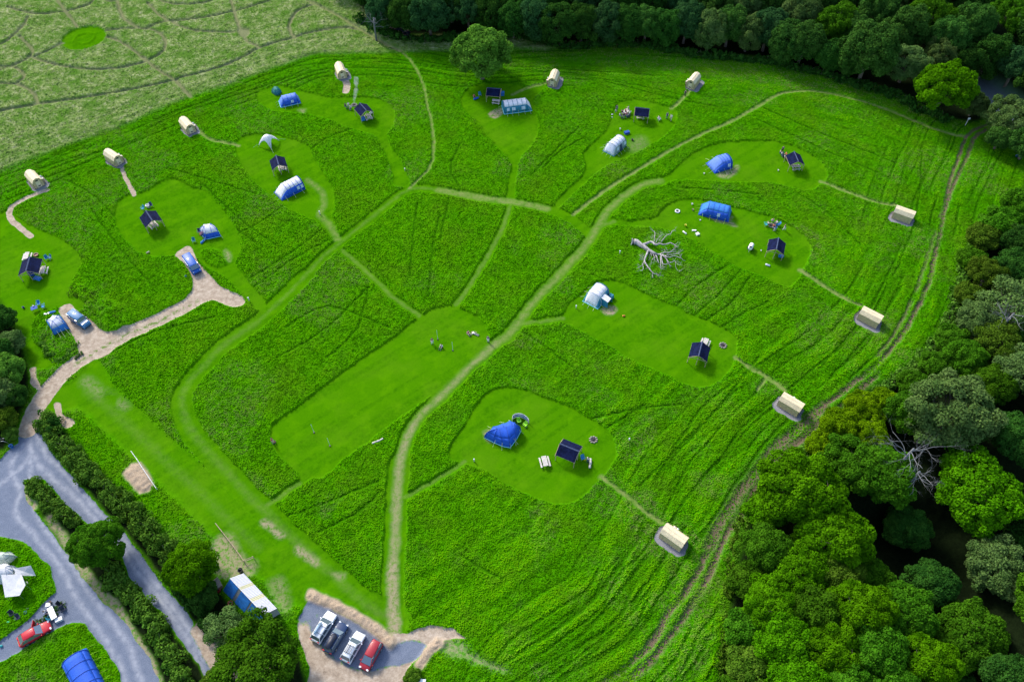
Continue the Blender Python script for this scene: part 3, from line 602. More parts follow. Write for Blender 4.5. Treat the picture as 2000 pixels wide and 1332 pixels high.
TOP2 = [(1560,30,46,'oak','olive'),(1632,48,46,'broad','yellow'),(1664,62,40,'oak','mid'),(1718,24,46,'oak','mid'),(1768,58,46,'tall','mid'),(1812,32,44,'rag','yellow'),(1852,72,44,'oak','mid'),(1832,112,34,'rag','olive'),(1902,48,46,'oak','mid'),(1942,92,44,'tall','dark'),(1985,36,44,'broad','yellow'),(1888,108,34,'tall','dark'),(1992,118,40,'oak','blue'),
 (860,-22,40,'tall','blue'),(935,-12,40,'oak','dark'),(1010,-8,40,'tall','dark'),(1075,0,40,'oak','dark'),(1140,-5,42,'tall','blue'),(1205,2,40,'oak','dark'),(1265,-2,42,'tall','dark'),(1325,0,40,'oak','blue'),(1390,5,42,'tall','mid'),(1450,8,42,'oak','olive'),(1515,5,42,'tall','mid'),(1600,-5,46,'oak','mid'),(1680,-12,44,'broad','mid'),(1755,-15,44,'oak','olive'),(1840,-10,44,'tall','mid'),(1925,-5,44,'oak','mid'),(2030,60,44,'tall','mid'),(2045,150,44,'oak','dark'),(720,-20,38,'oak','dark'),(790,-28,40,'oak','blue')]
RIGHT = [(2000,402,44,'oak','mid'),(1958,438,44,'bush','mid'),(1920,462,36,'bush','olive'),(1990,470,40,'oak','dark'),(1897,505,32,'bush','mid'),(1980,525,48,'oak','dark'),(1930,535,40,'rag','olive'),(1893,575,32,'bush','olive'),(1975,598,60,'thin','grey'),(1912,625,46,'rag','grey'),(2025,660,50,'oak','dark'),(1858,660,36,'bush','mid'),(1950,672,52,'rag','olive'),(1888,698,44,'oak','mid'),(1826,712,34,'bush','mid'),
 (1992,728,56,'rag','grey'),(1938,752,48,'oak','mid'),(1785,752,36,'oak','mid'),(1860,800,86,'rag','grey'),(1772,805,50,'oak','mid'),(1725,788,38,'oak','yellow'),(1686,800,42,'pom','yellow'),(1640,832,44,'oak','yellow'),(1700,850,42,'pom','yellow'),(1602,872,34,'bush','yellow'),(1990,855,58,'oak','dark'),(1932,935,86,'broad','bright'),(1730,925,68,'oak','mid'),(1668,908,60,'rag','mid'),(1562,955,86,'pom','bright'),
 (1495,1000,44,'bush','bright'),(1630,1040,82,'pom','bright'),(1500,1070,54,'oak','mid'),(1562,1115,60,'broad','bright'),(1640,1118,60,'oak','olive'),(1728,1122,62,'oak','mid'),(1800,1000,52,'oak','dark'),(1845,1120,52,'oak','dark'),(1972,1085,66,'rag','grey'),(1462,1135,44,'bush','mid'),(1505,1178,60,'pom','bright'),(1590,1195,62,'oak','mid'),(1682,1192,70,'pom','bright'),(1768,1188,62,'broad','mid'),(1452,1225,44,'bush','mid'),
 (1532,1252,66,'oak','bright'),(1622,1268,66,'pom','bright'),(1712,1270,66,'oak','mid'),(1818,1290,68,'pom','bright'),(1925,1222,74,'broad','mid'),(1462,1305,50,'bush','olive'),(1560,1335,66,'oak','bright'),(1660,1355,66,'pom','mid'),(1755,1355,60,'oak','mid'),(1990,1325,62,'oak','dark'),(1910,1330,46,'oak','dark'),(2050,1180,70,'oak','mid'),(2060,990,70,'oak','dark'),(1430,1360,46,'bush','mid'),(2050,540,50,'oak','mid'),(2060,780,60,'tall','mid')]
def ordinal(i):
    w_ = ['first','second','third','fourth','fifth','sixth','seventh','eighth','ninth','tenth','eleventh','twelfth','thirteenth','fourteenth','fifteenth','sixteenth','seventeenth','eighteenth','nineteenth','twentieth']
    return w_[i] if i < 20 else 'twenty-'+w_[i-20]
TOP1 = [(u, v, r, s, TOP_.get(k, k)) for u, v, r, s, k in TOP1]; TOP2 = [(u, v, r, s, TOP_.get(k, k)) for u, v, r, s, k in TOP2]
for i, (u, v, r, s, k) in enumerate(TOP1[:23]):
    tree(s, u, v, r, k, f'{SN[s]} {KN[k]} tree, {ordinal(i)} from the left along the far wood edge', 'trees at the front edge of the far wood', hk=1.15)
for i in range(26):
    tree(['oak', 'tall', 'broad', 'rag'][i % 4], 660+62*i, -72-14*(i % 3), 42, ['teal', 'dark', 'blue', 'sage'][(i*7) % 4], 'tree deep inside the far wood, behind the rows along the photo top edge', 'trees deep inside the far wood', hk=1.2)
SPECIAL = {1660:'small dark shrub below the big domed tree in the far wood', 1772:'grey green ragged tree left of the bright tree by the wood corner', 1845:'wide bright green tree sticking out at the far corner near the gate', 1905:'brown-green bush right beside the gate where the ruts start', 1975:'pale grey green tree on the right side of the gate', 1955:'low green bush under the pale tree right of the gate', 2010:'green tree cut by the right edge just below the gate'}
for (u, v, r, s, k) in TOP1[23:]:
    tree(s, u, v, r, k, SPECIAL[u], None, hk=1.0)
back = [t for t in TOP2]; back.sort(key=lambda t: t[0])
for i, (u, v, r, s, k) in enumerate(t for t in back if t[1] >= 20):
    tree(s, u, v, r, k, f'{SN[s]} {KN[k]} tree, {ordinal(i)} from the left behind the far wood front row', 'trees in the far right corner of the wood', hk=1.2)
for i, (u, v, r, s, k) in enumerate(t for t in back if t[1] < 20):
    tree(s, u, v, r, k, f'{KN[k]} tree, {ordinal(i)} from the left along the photo top edge', 'trees along the top of the photo', hk=1.2)
rows_ = {}
for t in RIGHT: rows_.setdefault(('the upper right wood' if t[1] < 640 else 'the middle right wood' if t[1] < 880 else 'the wood round the dark gap' if t[1] < 1110 else 'the bottom right wood'), []).append(t)
for zn, L in rows_.items():
    L.sort(key=lambda t: t[1])
    for i, (u, v, r, s, k) in enumerate(L):
        tree(s, u, v, r, k, f'{SN[s]} {KN[k]} tree, {ordinal(i)} from the top in {zn}', 'trees of the right-hand wood', hk=.95 if s != 'bush' else .8)
tree('oak', 940, 102, 64, 'hedge', 'lone round oak standing in the field apart from the far wood', None, hk=.95, name='oak_tree')
for (u, v, r, k, lb) in [(2,622,30,'dark','dark bush, uppermost at the left edge of the photo'),(22,668,30,'grey','grey green bush at the left edge beside the mown strip'),(-8,690,40,'dark','dark bush cut by the left edge beside the mown strip'),(14,722,38,'hedge','large green bush at the left edge above the road bend'),(-15,770,44,'grey','pale bush cut by the left edge near the road bend'),(26,772,30,'dark','dark bush beside the pale track at the left edge'),(8,818,30,'olive','olive bush at the left edge just above the grey road'),(20,846,18,'hedge','small bush over the curved metal frame at the left')]:
    tree('bush', u, v, r, k, lb, None, hk=.85, name='bush', cat='bush')
tree('pom', 190, 1060, 54, 'mid', 'rounded green tree standing between the two grey drives', None, hk=1.0)
tree('oak', 372, 1108, 56, 'bright', 'bright green tree left of the blue and white shed', None, hk=1.0)
tree('rag', 496, 1300, 92, 'mid', 'very large tree at the bottom, just left of the car park', None, hk=.75)
tree('thin', 446, 1232, 46, 'grey', 'thin greyish tree leaning over the front of the blue shed', None, hk=1.0)
tree('bush', 398, 1165, 34, 'dark', 'dark bush between the bright tree and the blue shed', None, hk=.9, name='bush', cat='bush')
tree('bush', 420, 1330, 30, 'olive', 'olive bush at the bottom end of the right grey drive', None, hk=.8, name='bush', cat='bush')
tree('bush', 805, 1322, 20, 'olive', 'small bush on the bank beside the car park exit', None, hk=.7, name='bush', cat='bush')

def hedge(px, wid, hgt, kind, label, seed, name='hedge', cat='hedge', dens=170, leaf=.15, gaps=0., grp=None):
    P = smooth_line(Gn(px)); r_ = np.random.default_rng(seed)
    seg = np.linalg.norm(np.diff(P, axis=0), axis=1); cum = np.concatenate([[0], np.cumsum(seg)]); L = cum[-1]
    nl = int(L*6); sA = r_.random(nl)*L
    cx_ = np.interp(sA, cum, P[:, 0]); cy_ = np.interp(sA, cum, P[:, 1]); off = (r_.random((nl, 2))-.5)*wid*.75
    rl = wid*(.13+.17*r_.random(nl)); hz = hgt*(.40+.60*r_.random(nl))*(.80+.20*np.sin(sA*.37+seed)*np.cos(sA*.83))
    lc = np.stack([cx_+off[:, 0], cy_+off[:, 1], np.maximum(hz-rl*.6, .2)], 1); tn = r_.random(nl)
    k = int(L*wid*dens); li = r_.choice(nl, k, p=rl**2/np.sum(rl**2))
    d = r_.normal(size=(k, 3)); d[:, 2] = np.abs(d[:, 2])*1.1-.35; d /= np.linalg.norm(d, axis=1, keepdims=True)
    p = lc[li]+d*rl[li][:, None]*(1-.3*r_.random((k, 1)))
    low = r_.random(k) < .25; p[low, 2] *= r_.random(low.sum()); p[:, 2] = np.maximum(p[:, 2], .05)
    c0 = Vector((P[0][0], P[0][1], 0))
    p -= np.array([c0.x, c0.y, 0])
    me = leaf_mesh('foliage', p, d+r_.normal(size=(k, 3))*.5, np.full(k, leaf), np.clip(tn[li]*.6+.4*r_.random(k), 0, 1), seed)
    me.materials[0] = LM[kind]
    t = thing(name, label, cat, c0, group=grp)
    o = bpy.data.objects.new('foliage', me); col.objects.link(o); o.parent = t
    m = MB(); rs = random.Random(seed)
    prev = None
    for i in range(int(L/1.2) if hgt > 1.3 else 0):
        s = (i+.5)*1.2; x = float(np.interp(s, cum, P[:, 0]))-c0.x; y = float(np.interp(s, cum, P[:, 1]))-c0.y
        m.tube([(x, y, -.1), (x+rs.uniform(-.2, .2), y+rs.uniform(-.2, .2), hgt*.4), (x+rs.uniform(-.5, .5), y+rs.uniform(-.5, .5), hgt*.8)], [.05, .035, .015], 5)
        if prev: m.tube([(prev[0], prev[1], .3), (x, y, .35)], .04, 4)
        prev = (x, y)
    if prev: m.build('stems', bark, t)
    return t
hedge([(90,826),(104,850),(128,876),(152,900),(185,935),(215,965),(245,992),(285,1030),(312,1062),(335,1090)], 3.3, 2.4, 'hedge', 'long hedge between the right grey drive and the rough grass', 21)
hedge([(95,822),(115,845)], 2.8, 2.8, 'dark', 'dark green bush end of the long hedge where the road bends', 22, name='bush', cat='bush')
hedge([(340,1120),(375,1170),(410,1215),(430,1260)], 2.8, 2.4, 'dark', 'dark hedge running down to the big tree beside the right drive', 23)
hedge([(58,942),(78,958),(105,990),(135,1012),(158,1030)], 2.6, 1.9, 'hedge', 'hedge at the tip of the island between the drives', 24)
hedge([(205,1110),(235,1140),(258,1165),(285,1195),(308,1230),(330,1270),(352,1310),(375,1345)], 3.0, 1.9, 'hedge', 'hedge on the lower half of the island between the drives', 25)
hedge([(230,1130),(262,1172),(292,1215),(318,1262),(338,1310)], 1.9, .9, 'hedge', 'low olive scrub along the front of the island hedge', 26)
hedge([(128,870),(165,915),(205,955),(250,1000),(290,1045)], 2.2, 1.0, 'olive', 'low brambles on the field side of the long hedge', 27, name='bramble', cat='bramble')
hedge([(146,568),(175,580),(205,600),(238,622)], 2.6, .9, 'olive', 'rough patch of docks and brambles above the pale parking bay', 28, name='bramble', cat='bramble', dens=70)
hedge([(70,1220),(88,1207),(108,1195),(130,1183)], .0+1.4, .6, 'grey', 'strip of tall seeding grass beside the red car parking bay', 29, name='tall_grass_clump', cat='grass clump', dens=60)
hedge([(1505,930),(1450,1010),(1425,1100),(1418,1200),(1405,1320)], 1.6, .7, 'olive', 'rough nettles between the outer ruts and the bottom right wood', 30, name='nettle_patch', cat='nettles', dens=55)
hedge([(150,700),(162,690)], .6, .4, 'grey', 'small rough tuft where the parking bay meets the pale track', 31, name='tall_grass_clump', cat='grass clump')
hedge([(85,655),(95,690),(120,705),(140,690),(152,670)], 1.6, .35, 'hedge', 'uncut rough grass around the blue tent by the hedge', 32, name='tall_grass_clump', cat='grass clump', dens=60)
# undergrowth under the wood edges closes the wall of foliage
hedge([(700,40),(745,66),(800,82),(870,82),(940,74),(1000,72),(1058,84),(1105,94),(1188,90),(1266,93),(1318,104),(1370,112),(1480,122),(1584,142),(1662,166),(1740,188),(1790,215),(1850,240)], 2.6, 2.2, 'dark', 'dark undergrowth along the foot of the far wood', 33, name='undergrowth', cat='undergrowth', dens=40, leaf=.3)
hedge([(1985,400),(1905,470),(1870,570),(1835,660),(1765,735),(1680,790),(1610,850),(1560,915)], 2.6, 1.6, 'hedge', 'undergrowth along the foot of the right-hand wood', 34, name='undergrowth', cat='undergrowth', dens=45, leaf=.25)

# long grass blades and tufts over everything uncut
tuftm, n = new_mat('grass_tufts'); tc = N(n, 'ShaderNodeTexCoord'); P_ = tc.outputs['Object']
at = N(n, 'ShaderNodeAttribute'); at.attribute_name = 'tone'; olv = ramp(n, noise(n, P_, .11, 5, .65), [(.47, (0, 0, 0)), (.66, (1, 1, 1))]); pat = ramp(n, noise(n, P_, .22, 6, .7), [(.52, (0, 0, 0)), (.66, (1, 1, 1))])
f = math_(n, 'ADD', math_(n, 'MULTIPLY', at.outputs['Fac'], .45), math_(n, 'MULTIPLY', noise(n, P_, .5, 4), .55))
cc = ramp(n, f, [(.20, (.042, .185, .0005)), (.5, (.080, .300, .001)), (.80, (.150, .410, .002))])
cc = mixc(n, math_(n, 'MULTIPLY', olv, .5), cc, (.115, .265, .004)); cc = mixc(n, math_(n, 'MULTIPLY', pat, .35), cc, (.045, .150, .012))
as_ = N(n, 'ShaderNodeAttribute'); as_.attribute_name = 'seed'; cc = mixc(n, math_(n, 'MULTIPLY', as_.outputs['Fac'], ramp(n, noise(n, P_, .9, 5, .75), [(.42, (0, 0, 0)), (.62, (1, 1, 1))])), cc, (.20, .235, .075))
hn = ramp(n, noise(n, P_, 1.6, 5, .75), [(.36, (.085, .19, .022)), (.5, (.22, .30, .085)), (.64, (.46, .45, .27))])
hn = mixc(n, ramp(n, noise(n, P_, .16, 4, .6), [(.45, (0, 0, 0)), (.62, (1, 1, 1))]), hn, mixc(n, noise(n, P_, 1.6, 5, .75), (.045, .18, .004), (.13, .30, .02)))
ah = N(n, 'ShaderNodeAttribute'); ah.attribute_name = 'hay'; cc = mixc(n, ah.outputs['Fac'], cc, hn)
d = N(n, 'ShaderNodeBsdfDiffuse'); t_ = N(n, 'ShaderNodeBsdfTranslucent'); mx_ = N(n, 'ShaderNodeMixShader'); mx_.inputs[0].default_value = .35
n.links.new(cc, d.inputs['Color']); n.links.new(cc, t_.inputs['Color']); n.links.new(d.outputs[0], mx_.inputs[1]); n.links.new(t_.outputs[0], mx_.inputs[2])
o_ = N(n, 'ShaderNodeOutputMaterial'); n.links.new(mx_.outputs[0], o_.inputs[0])
def grid_at(arr, px, py):
    j = np.clip(np.searchsorted(ys, py), 1, len(ys)-1); h_ = np.maximum(1000/FPX*(CAM_H*SP+py*CP), 40); i = np.clip(np.searchsorted(tt, px/h_), 0, len(tt)-1)
    return arr[j*len(tt)+i]
def tufts(nm, cnt, weight, size, seed, label):
    r_ = np.random.default_rng(seed); py = 24+185*r_.random(cnt); px = (r_.random(cnt)*2-1)*1.08*(1000/FPX*(CAM_H*SP+py*CP))
    keep = r_.random(cnt) < grid_at(weight, px, py); px, py = px[keep], py[keep]; k = len(px)
    if k == 0: return
    z = grid_at(Z, px, py)+.03; nrm = r_.normal(size=(k, 3))*np.array([.62, .62, .3])+np.array([-.20, .22, 1.35])
    tone = np.clip(.5+1.9*(grid_at(streak, px, py)-.5)*(.6+.8*grid_at(sw, px, py))-.6*grid_at(wheel, px, py)+.18*(r_.random(k)-.5)+.5*(grid_at(tuft, px, py)-.5), 0, 1)
    me = leaf_mesh(nm, np.stack([px, py, z+.04], 1), nrm, np.full(k, size), tone, seed)
    a_ = me.attributes.new('hay', 'FLOAT', 'POINT'); a_.data.foreach_set('value', np.repeat(grid_at(hay, px, py), 4).astype(np.float32))
    a_ = me.attributes.new('seed', 'FLOAT', 'POINT'); a_.data.foreach_set('value', np.repeat(grid_at(attrs['seed'], px, py), 4).astype(np.float32))
    me.materials[0] = tuftm; o = bpy.data.objects.new(nm, me); col.objects.link(o); tag(o, label, 'grass', kind='stuff')
tufts('long_grass', 1000000, np.clip(sst(.45, .9, tall)*(1-hay)*(1-wheel*.8)*(1-.6*ruts_wide*brk), 0, 1), .125, 51, 'long green grass left uncut between the mown lawns')
tufts('hay_grass', 260000, np.clip(hay*(1-labm)*(1-woodm), 0, 1), .15, 52, 'pale seeding grass of the maze meadow at the top left')

# bare dead trees and the fallen one
def branching(m, p, d, L, r, depth, rs, bend=.35, zmin=None, grav=0.):
    pts = [p]; rr = [r]; q = Vector(p); dd = Vector(d).normalized(); n_ = 5
    for i in range(n_):
        dd = (dd+Vector((rs.uniform(-bend, bend), rs.uniform(-bend, bend), rs.uniform(-bend, bend)*.7-grav))).normalized()
        q = q+dd*L/n_
        if zmin is not None and q.z < zmin: q.z = zmin; dd.z = abs(dd.z)*.5
        pts.append(q.copy()); rr.append(r*(1-.62*(i+1)/n_))
    m.tube(pts, rr, 6 if r > .05 else 4)
    if depth > 0:
        for k in range(rs.choice([2, 3, 3])):
            i = rs.randint(2, n_); a = rs.uniform(-1, 1)
            nd = (dd+Vector((rs.uniform(-1, 1), rs.uniform(-1, 1), rs.uniform(-.5, .6)))).normalized()
            branching(m, pts[i], nd, L*rs.uniform(.45, .7), rr[i]*.7, depth-1, rs, bend, zmin, grav)
def dead_tree(u, v, h, label, seed, spread=1.):
    t = thing('dead_tree', label, 'dead tree', G(u, v, h*.8).to_2d().to_3d()); rs = random.Random(seed)
    m = MB(); m.tube([(0, 0, -.2), (0, .1, h*.5), (.1, 0, h*.72)], [.28, .2, .14], 8); m.build('trunk', deadbark, t, True)
    for i in range(8):
        a = i*.8; b_ = MB(); branching(b_, Vector((.05, 0, h*(.45+.035*i))), Vector((math.cos(a)*spread, math.sin(a)*spread, .55)), h*.30, .06, 3, rs); b_.build('branch', deadbark, t, True)
    return t
dead_tree(1790, 868, 15, 'leafless grey tree standing upright in the gap of the right-hand wood', 3)
dead_tree(1800, 915, 11, 'leafless bluish tree lying low in the shaded gap, below the upright bare one', 5, 1.6)
dead_tree(1985, 605, 12, 'bare pale branches poking out of the grey tree at the right edge', 8)
dead_tree(728, 30, 9, 'bare grey tree in the far wood above the black bales', 9)

ft = thing('fallen_tree', 'bleached fallen dead tree lying in the long grass', 'fallen tree', G(1262, 482))
def FT(x, y, z=.35):    # coordinates read off an enlargement of the photograph
    p = G(1220+x/10.24, 430+y/10.24, z); return p-ft.location
m = MB(); m.tube([FT(195,435,.6), FT(250,440,.65), FT(320,500,.6), FT(400,540,.6), FT(470,600,.65), FT(560,650,.6), FT(640,690,.7)], [.62, .52, .45, .42, .36, .30, .26], 10)
m.build('trunk', greybark, ft, True)
m = MB(); rs = random.Random(4)
for i in range(13):
    a = i*.48; s = FT(190, 435, .6); e = s+Vector((-.55+.15*math.cos(a), .75*math.cos(a), .65*math.sin(a))); m.tube([s, s.lerp(e, .5)+Vector((0, .1, .05)), e], [.22, .12, .05], 5)
m.build('root_plate', greybark, ft, True)
LIMBS = [([(340,500),(430,470),(520,435),(570,455),(620,495),(700,470),(770,490),(850,480),(920,455),(990,490),(1040,480)], .34), ([(990,490),(1030,530),(1070,560)], .10), ([(1010,500),(1040,540),(1010,560)], .07),
 ([(590,450),(595,360),(605,250),(560,210),(540,185)], .13), ([(730,440),(790,360),(850,300),(920,275),(950,220),(1000,205),(1030,225)], .14), ([(620,470),(660,380),(740,300),(800,290),(860,270)], .09), ([(680,450),(700,400),(760,330)], .07), ([(550,400),(540,360),(570,330)], .05),
 ([(470,600),(445,680),(410,760),(400,830),(440,900),(500,980),(540,1030),(590,1075),(640,1075),(700,1110)], .26), ([(400,800),(370,870),(340,910),(290,940),(235,965)], .13), ([(360,890),(375,960),(345,1015),(305,1000)], .10), ([(560,1050),(560,1110),(565,1160)], .09), ([(640,1075),(665,1120),(700,1130)], .06), ([(400,760),(350,780),(290,800)], .07), ([(390,700),(340,740),(290,695)], .05),
 ([(620,690),(650,770),(680,850),(700,860)], .17), ([(560,660),(600,760),(580,850)], .09), ([(600,740),(550,790),(530,855)], .08), ([(520,660),(540,710),(515,750)], .08), ([(640,690),(720,690),(740,780),(770,880),(840,880),(870,860)], .20), ([(715,740),(725,850),(720,920),(735,985)], .14), ([(745,850),(770,950),(735,990)], .08),
 ([(740,690),(800,740),(850,800),(880,850),(950,840),(1000,820),(1030,830)], .17), ([(870,850),(900,900),(940,915)], .09), ([(1020,830),(1020,930),(1060,1010),(1090,1020)], .05), ([(1030,850),(1080,900),(1110,880)], .04),
 ([(700,690),(780,650),(850,650),(920,640),(960,600),(1000,590),(1030,610)], .18), ([(780,650),(800,620),(790,580)], .08), ([(810,620),(850,600),(890,600)], .05), ([(850,680),(920,640),(1000,630),(1040,635)], .11),
 ([(760,690),(830,730),(900,745),(970,720),(1040,725),(1100,755),(1140,770),(1165,800),(1220,815)], .14), ([(830,700),(930,690),(1020,680),(1080,665),(1120,630),(1180,600)], .12), ([(1010,690),(1060,650),(1100,650)], .05), ([(820,700),(830,745),(840,755)], .08)]
rs = random.Random(11)
for pts, r in LIMBS:
    b_ = MB(); k = len(pts); P3 = []
    for i, (x, y) in enumerate(pts):
        f = i/(k-1); P3.append(FT(x, y, .45+.5*math.sin(f*2.6)+(r*.6)))
    P3 = [Vector(q) for q in smooth_line(np.array([[*p] for p in P3]), n=3)]
    b_.tube(P3, [.8*r*(1-.8*i/(len(P3)-1)) for i in range(len(P3))], 7)
    for i in range(3):
        j = rs.randint(len(P3)//2, len(P3)-1); branching(b_, P3[j], Vector((rs.uniform(-1, 1), rs.uniform(-1, 1), .3)), rs.uniform(.5, 1.1), .03, 1, rs, .5, .1-0)
    b_.build('branch', greybark, ft, True)
# ================================================================== BUILT THINGS
cream = fabric('cream_canvas', (.80, .68, .45), .15); creamw = fabric('cream_canvas_wall', (.70, .62, .36), .45)
felt = paint('dark_roof_felt', (.006, .010, .042), .95, var=.35, scale=2, bump=.3, spec=.08); ridgem = paint('ridge_felt', (.06, .08, .15), .8, spec=.1)  # sky reflection on the dark felt put into its navy colour
timber = paint('pale_timber', (.42, .33, .21), .8, var=.25, scale=4, bump=.3); timber_d = paint('brown_timber', (.20, .13, .08), .85, var=.25)
greywood = paint('weathered_table_wood', (.52, .48, .45), .8, var=.15, scale=5)
white = paint('white_paint', (.78, .78, .78), .4); black = paint('black_plastic', (.015, .016, .02), .5)
steel = paint('steel', (.45, .46, .48), .35, .8); stone = paint('fire_stones', (.30, .27, .23), .9, var=.3, bump=.5); ash = paint('ash', (.07, .07, .09), 1.)
netm = fabric('mesh_window', (.03, .03, .035), 0.); pvc = fabric('clear_window', (.52, .62, .74), .1, rough=.3)
rope = paint('guy_line', (.55, .62, .35), .7); rope_g = paint('fluorescent_guy_line', (.35, .60, .02), .6)
BL = (.010, .105, .62); BLD = (.008, .07, .40)
rubber = paint('tyre_rubber', (.018, .018, .02), .8); rimm = paint('alloy', (.45, .46, .48), .35, .7)
def axis(a, b, z):
    A_, B_ = G(*a, z), G(*b, z); c = (A_+B_)/2; d = B_-A_
    return Vector((c.x, c.y, 0)), math.atan2(d.y, d.x), d.length
def line(t, name, a, b, r, mat, n=4):
    m = MB(); m.tube([a, b], r, n); return m.build(name, mat, t)

# --- cream toilet tents on gravel pads; local +X runs from the front (first point) to the back
def cabin():
    t = thing('toilet_tent', '', 'tent')
    L, w_ = 1.78, 1.0
    sec = [(-w_*1.08, .03), (-w_, 1.62), (-w_*.52, 2.2), (0, 2.37), (w_*.52, 2.2), (w_, 1.62), (w_*1.08, .03)]
    m = MB()
    m.add([(x, y, z) for x in (-L-.12, L+.12) for y, z in ((-w_*1.04, 1.55), (-w_*.55, 2.21), (0, 2.40), (w_*.55, 2.21), (w_*1.04, 1.55))], [(i, i+1, i+6, i+5) for i in range(4)])
    solid(m.build('roof', cream, t), .03)
    m = MB(); m.add([(x, y, z) for x in (-L-.13, L+.13) for y, z in ((-.09, 2.38), (0, 2.44), (.09, 2.38))], [(0, 1, 4, 3), (1, 2, 5, 4)]); solid(m.build('ridge_cap', cream, t), .02)
    for s in (-1, 1):
        m = MB(); m.add([(-L, s*w_, 1.6), (L, s*w_, 1.6), (L*1.02, s*w_*1.10, .04), (-L*1.02, s*w_*1.10, .04)], [(0, 1, 2, 3)]); solid(m.build('side_wall', creamw, t), .02)
    for x in (-L, L):
        m = MB(); m.add([(x, y, z) for y, z in sec], [tuple(range(7))]); solid(m.build('gable', creamw, t), .02)
    x = -L-.03
    m = MB(); m.add([(x, -.28, 1.62), (x, .28, 1.62), (x, .22, 1.90), (x, -.22, 1.90)], [(0, 1, 2, 3)]); solid(m.build('mesh_vent', netm, t), .02)
    m = MB(); m.box((x, 0, .82), (.04, .86, 1.45)); d_ = m.build('door', cream, t)
    m = MB(); m.box((x-.035, 0, .45), (.03, .5, .22)); m.build('door_mat', netm, d_)
    for s in (-1, 1): line(t, 'frame_pole', (x-.02, s*w_*1.06, .05), (x-.02, s*w_*.98, 1.55), .03, timber_d)
    m = MB(); m.box((-.75, -w_-.32, .45), (.55, .42, .9)); m.box((-.75, -w_-.32, .93), (.62, .5, .06)); sk = m.build('washstand', timber, t)
    m = MB(); m.sphere((-.75, -w_-.32, .97), (.2, .18, .09), 10, 4, 0.); m.build('basin', white, sk)
    m = MB(); m.box((-.2, -w_-.28, .62), (.3, .3, 1.25)); m.sphere((-.2, -w_-.28, 1.25), (.17, .17, .12), 8, 3, 0.); m.build('water_container', white, t)
    return t
CL = ['cream tent on gravel at the bottom, nearest the bottom right wood', 'cream tent on gravel beside the outer ruts, second from the bottom on the right', 'cream tent on gravel to the right of the upright fallen-tree lawn, third from the bottom on the right', 'cream tent on gravel at the far right, topmost of the four on the right side', 'cream tent below the far wood with a dark-clothed person on its path', 'cream tent just right of the lone round oak', 'cream tent with a sandy path, above the smoking camp fire', 'cream tent left above the white sail shelter', 'cream tent with a narrow brown path going down to an oval lawn', 'cream tent at the far left with a curling brown path']
CL[2] = 'cream tent on gravel at the right, third from the bottom along the outer ruts'
proto = cabin()
for i, (a, b) in enumerate(CABINS):
    o = proto if i == 0 else copy_tree(proto)
    c, rz, L = axis(a, b, 2.35)
    o.location = c; o.rotation_euler = (0, 0, rz); o.scale = (1, -1 if i < 6 else 1, 1)
    tag(o, CL[i], 'tent', 'cream toilet tents on gravel pads')

# --- open timber shelters with black felt roofs; local X = ridge, first point is the gable shown
def pavilion():
    t = thing('shelter', '', 'shelter'); L, w_, ez, rz_ = 1.62, 1.62, 1.75, 2.75
    for s in (-1, 1):
        m = MB(); vs = []; k = 7
        for x in (-L, L):
            for i in range(k):
                f = i/(k-1); vs.append((x, s*w_*f, rz_+(ez-rz_)*f-.05*math.sin(f*3.14)))
        m.add(vs, [(i, i+1, i+1+k, i+k) for i in range(k-1)]); solid(m.build('roof', felt, t), .05)
    m = MB(); m.add([(x, y, z) for x in (-L-.03, L+.03) for y, z in ((-.11, rz_-.02), (0, rz_+.06), (.11, rz_-.02))], [(0, 1, 4, 3), (1, 2, 5, 4)]); solid(m.build('ridge_cap', ridgem, t), .02)
    for x in (-L, L):
        for s in (-1, 1):
            line(t, 'rafter', (x, 0, rz_-.09), (x, s*w_*1.04, ez-.12), .055, timber)
            line(t, 'post', (x*.96, s*w_*.97, -.05), (x*.96, s*w_*.97, ez-.05), .06, timber, 6)
            line(t, 'brace', (x*.96, s*w_*.97, ez-.75), (x*.96, s*w_*.5, ez+.18), .035, timber)
        line(t, 'post', (x*.96, 0, -.05), (x*.96, 0, rz_-.1), .06, timber, 6)
        line(t, 'tie_beam', (x*.96, -w_*.97, ez-.1), (x*.96, w_*.97, ez-.1), .05, timber)
    for s in (-1, 1): line(t, 'wall_plate', (-L, s*w_*.97, ez-.08), (L, s*w_*.97, ez-.08), .05, timber)
    return t
PAV = [((296.9,430.2),(284.8,411.6),'shelter on the oval lawn left of the blue van, round white seat behind it'),((50.6,528.6),(58,501.4),'shelter at the far left with a long picnic table along its right side'),((544.3,321.7),(538.9,303.7),'shelter between the white sail shelter and the white and blue tent'),
 ((715,215.4),(702.8,201.4),'shelter next to the smoking camp fire'),((952.4,172),(976.4,174),'shelter below the lone oak, above the long white and teal tent'),((1241.5,210.5),(1268,213.4),'shelter with a crowd of people at its left and a few at its right'),
 ((1559.3,315),(1551.4,296.4),'shelter on the highest right-hand lawn, people on its left'),((1517,486),(1521,465),'shelter on the lawn with the blue tunnel tent and the campfire circle'),((1365,694),(1371.7,668),'shelter with a pale picnic table sticking out behind it'),((1093.5,866.3),(1130.3,881.3),'largest-looking shelter, near the bottom beside the blue tent with a windbreak')]
proto = pavilion(); PV = []
for i, (a, b, lb) in enumerate(PAV):
    o = proto if i == 0 else copy_tree(proto)
    c, rz, L = axis(a, b, 2.75); o.location = c; o.rotation_euler = (0, 0, rz)
    s_ = max(.98, min(1.12, L/3.2)); o.scale = (s_, s_, 1); tag(o, lb, 'shelter', 'black roofed shelters'); PV.append(o)

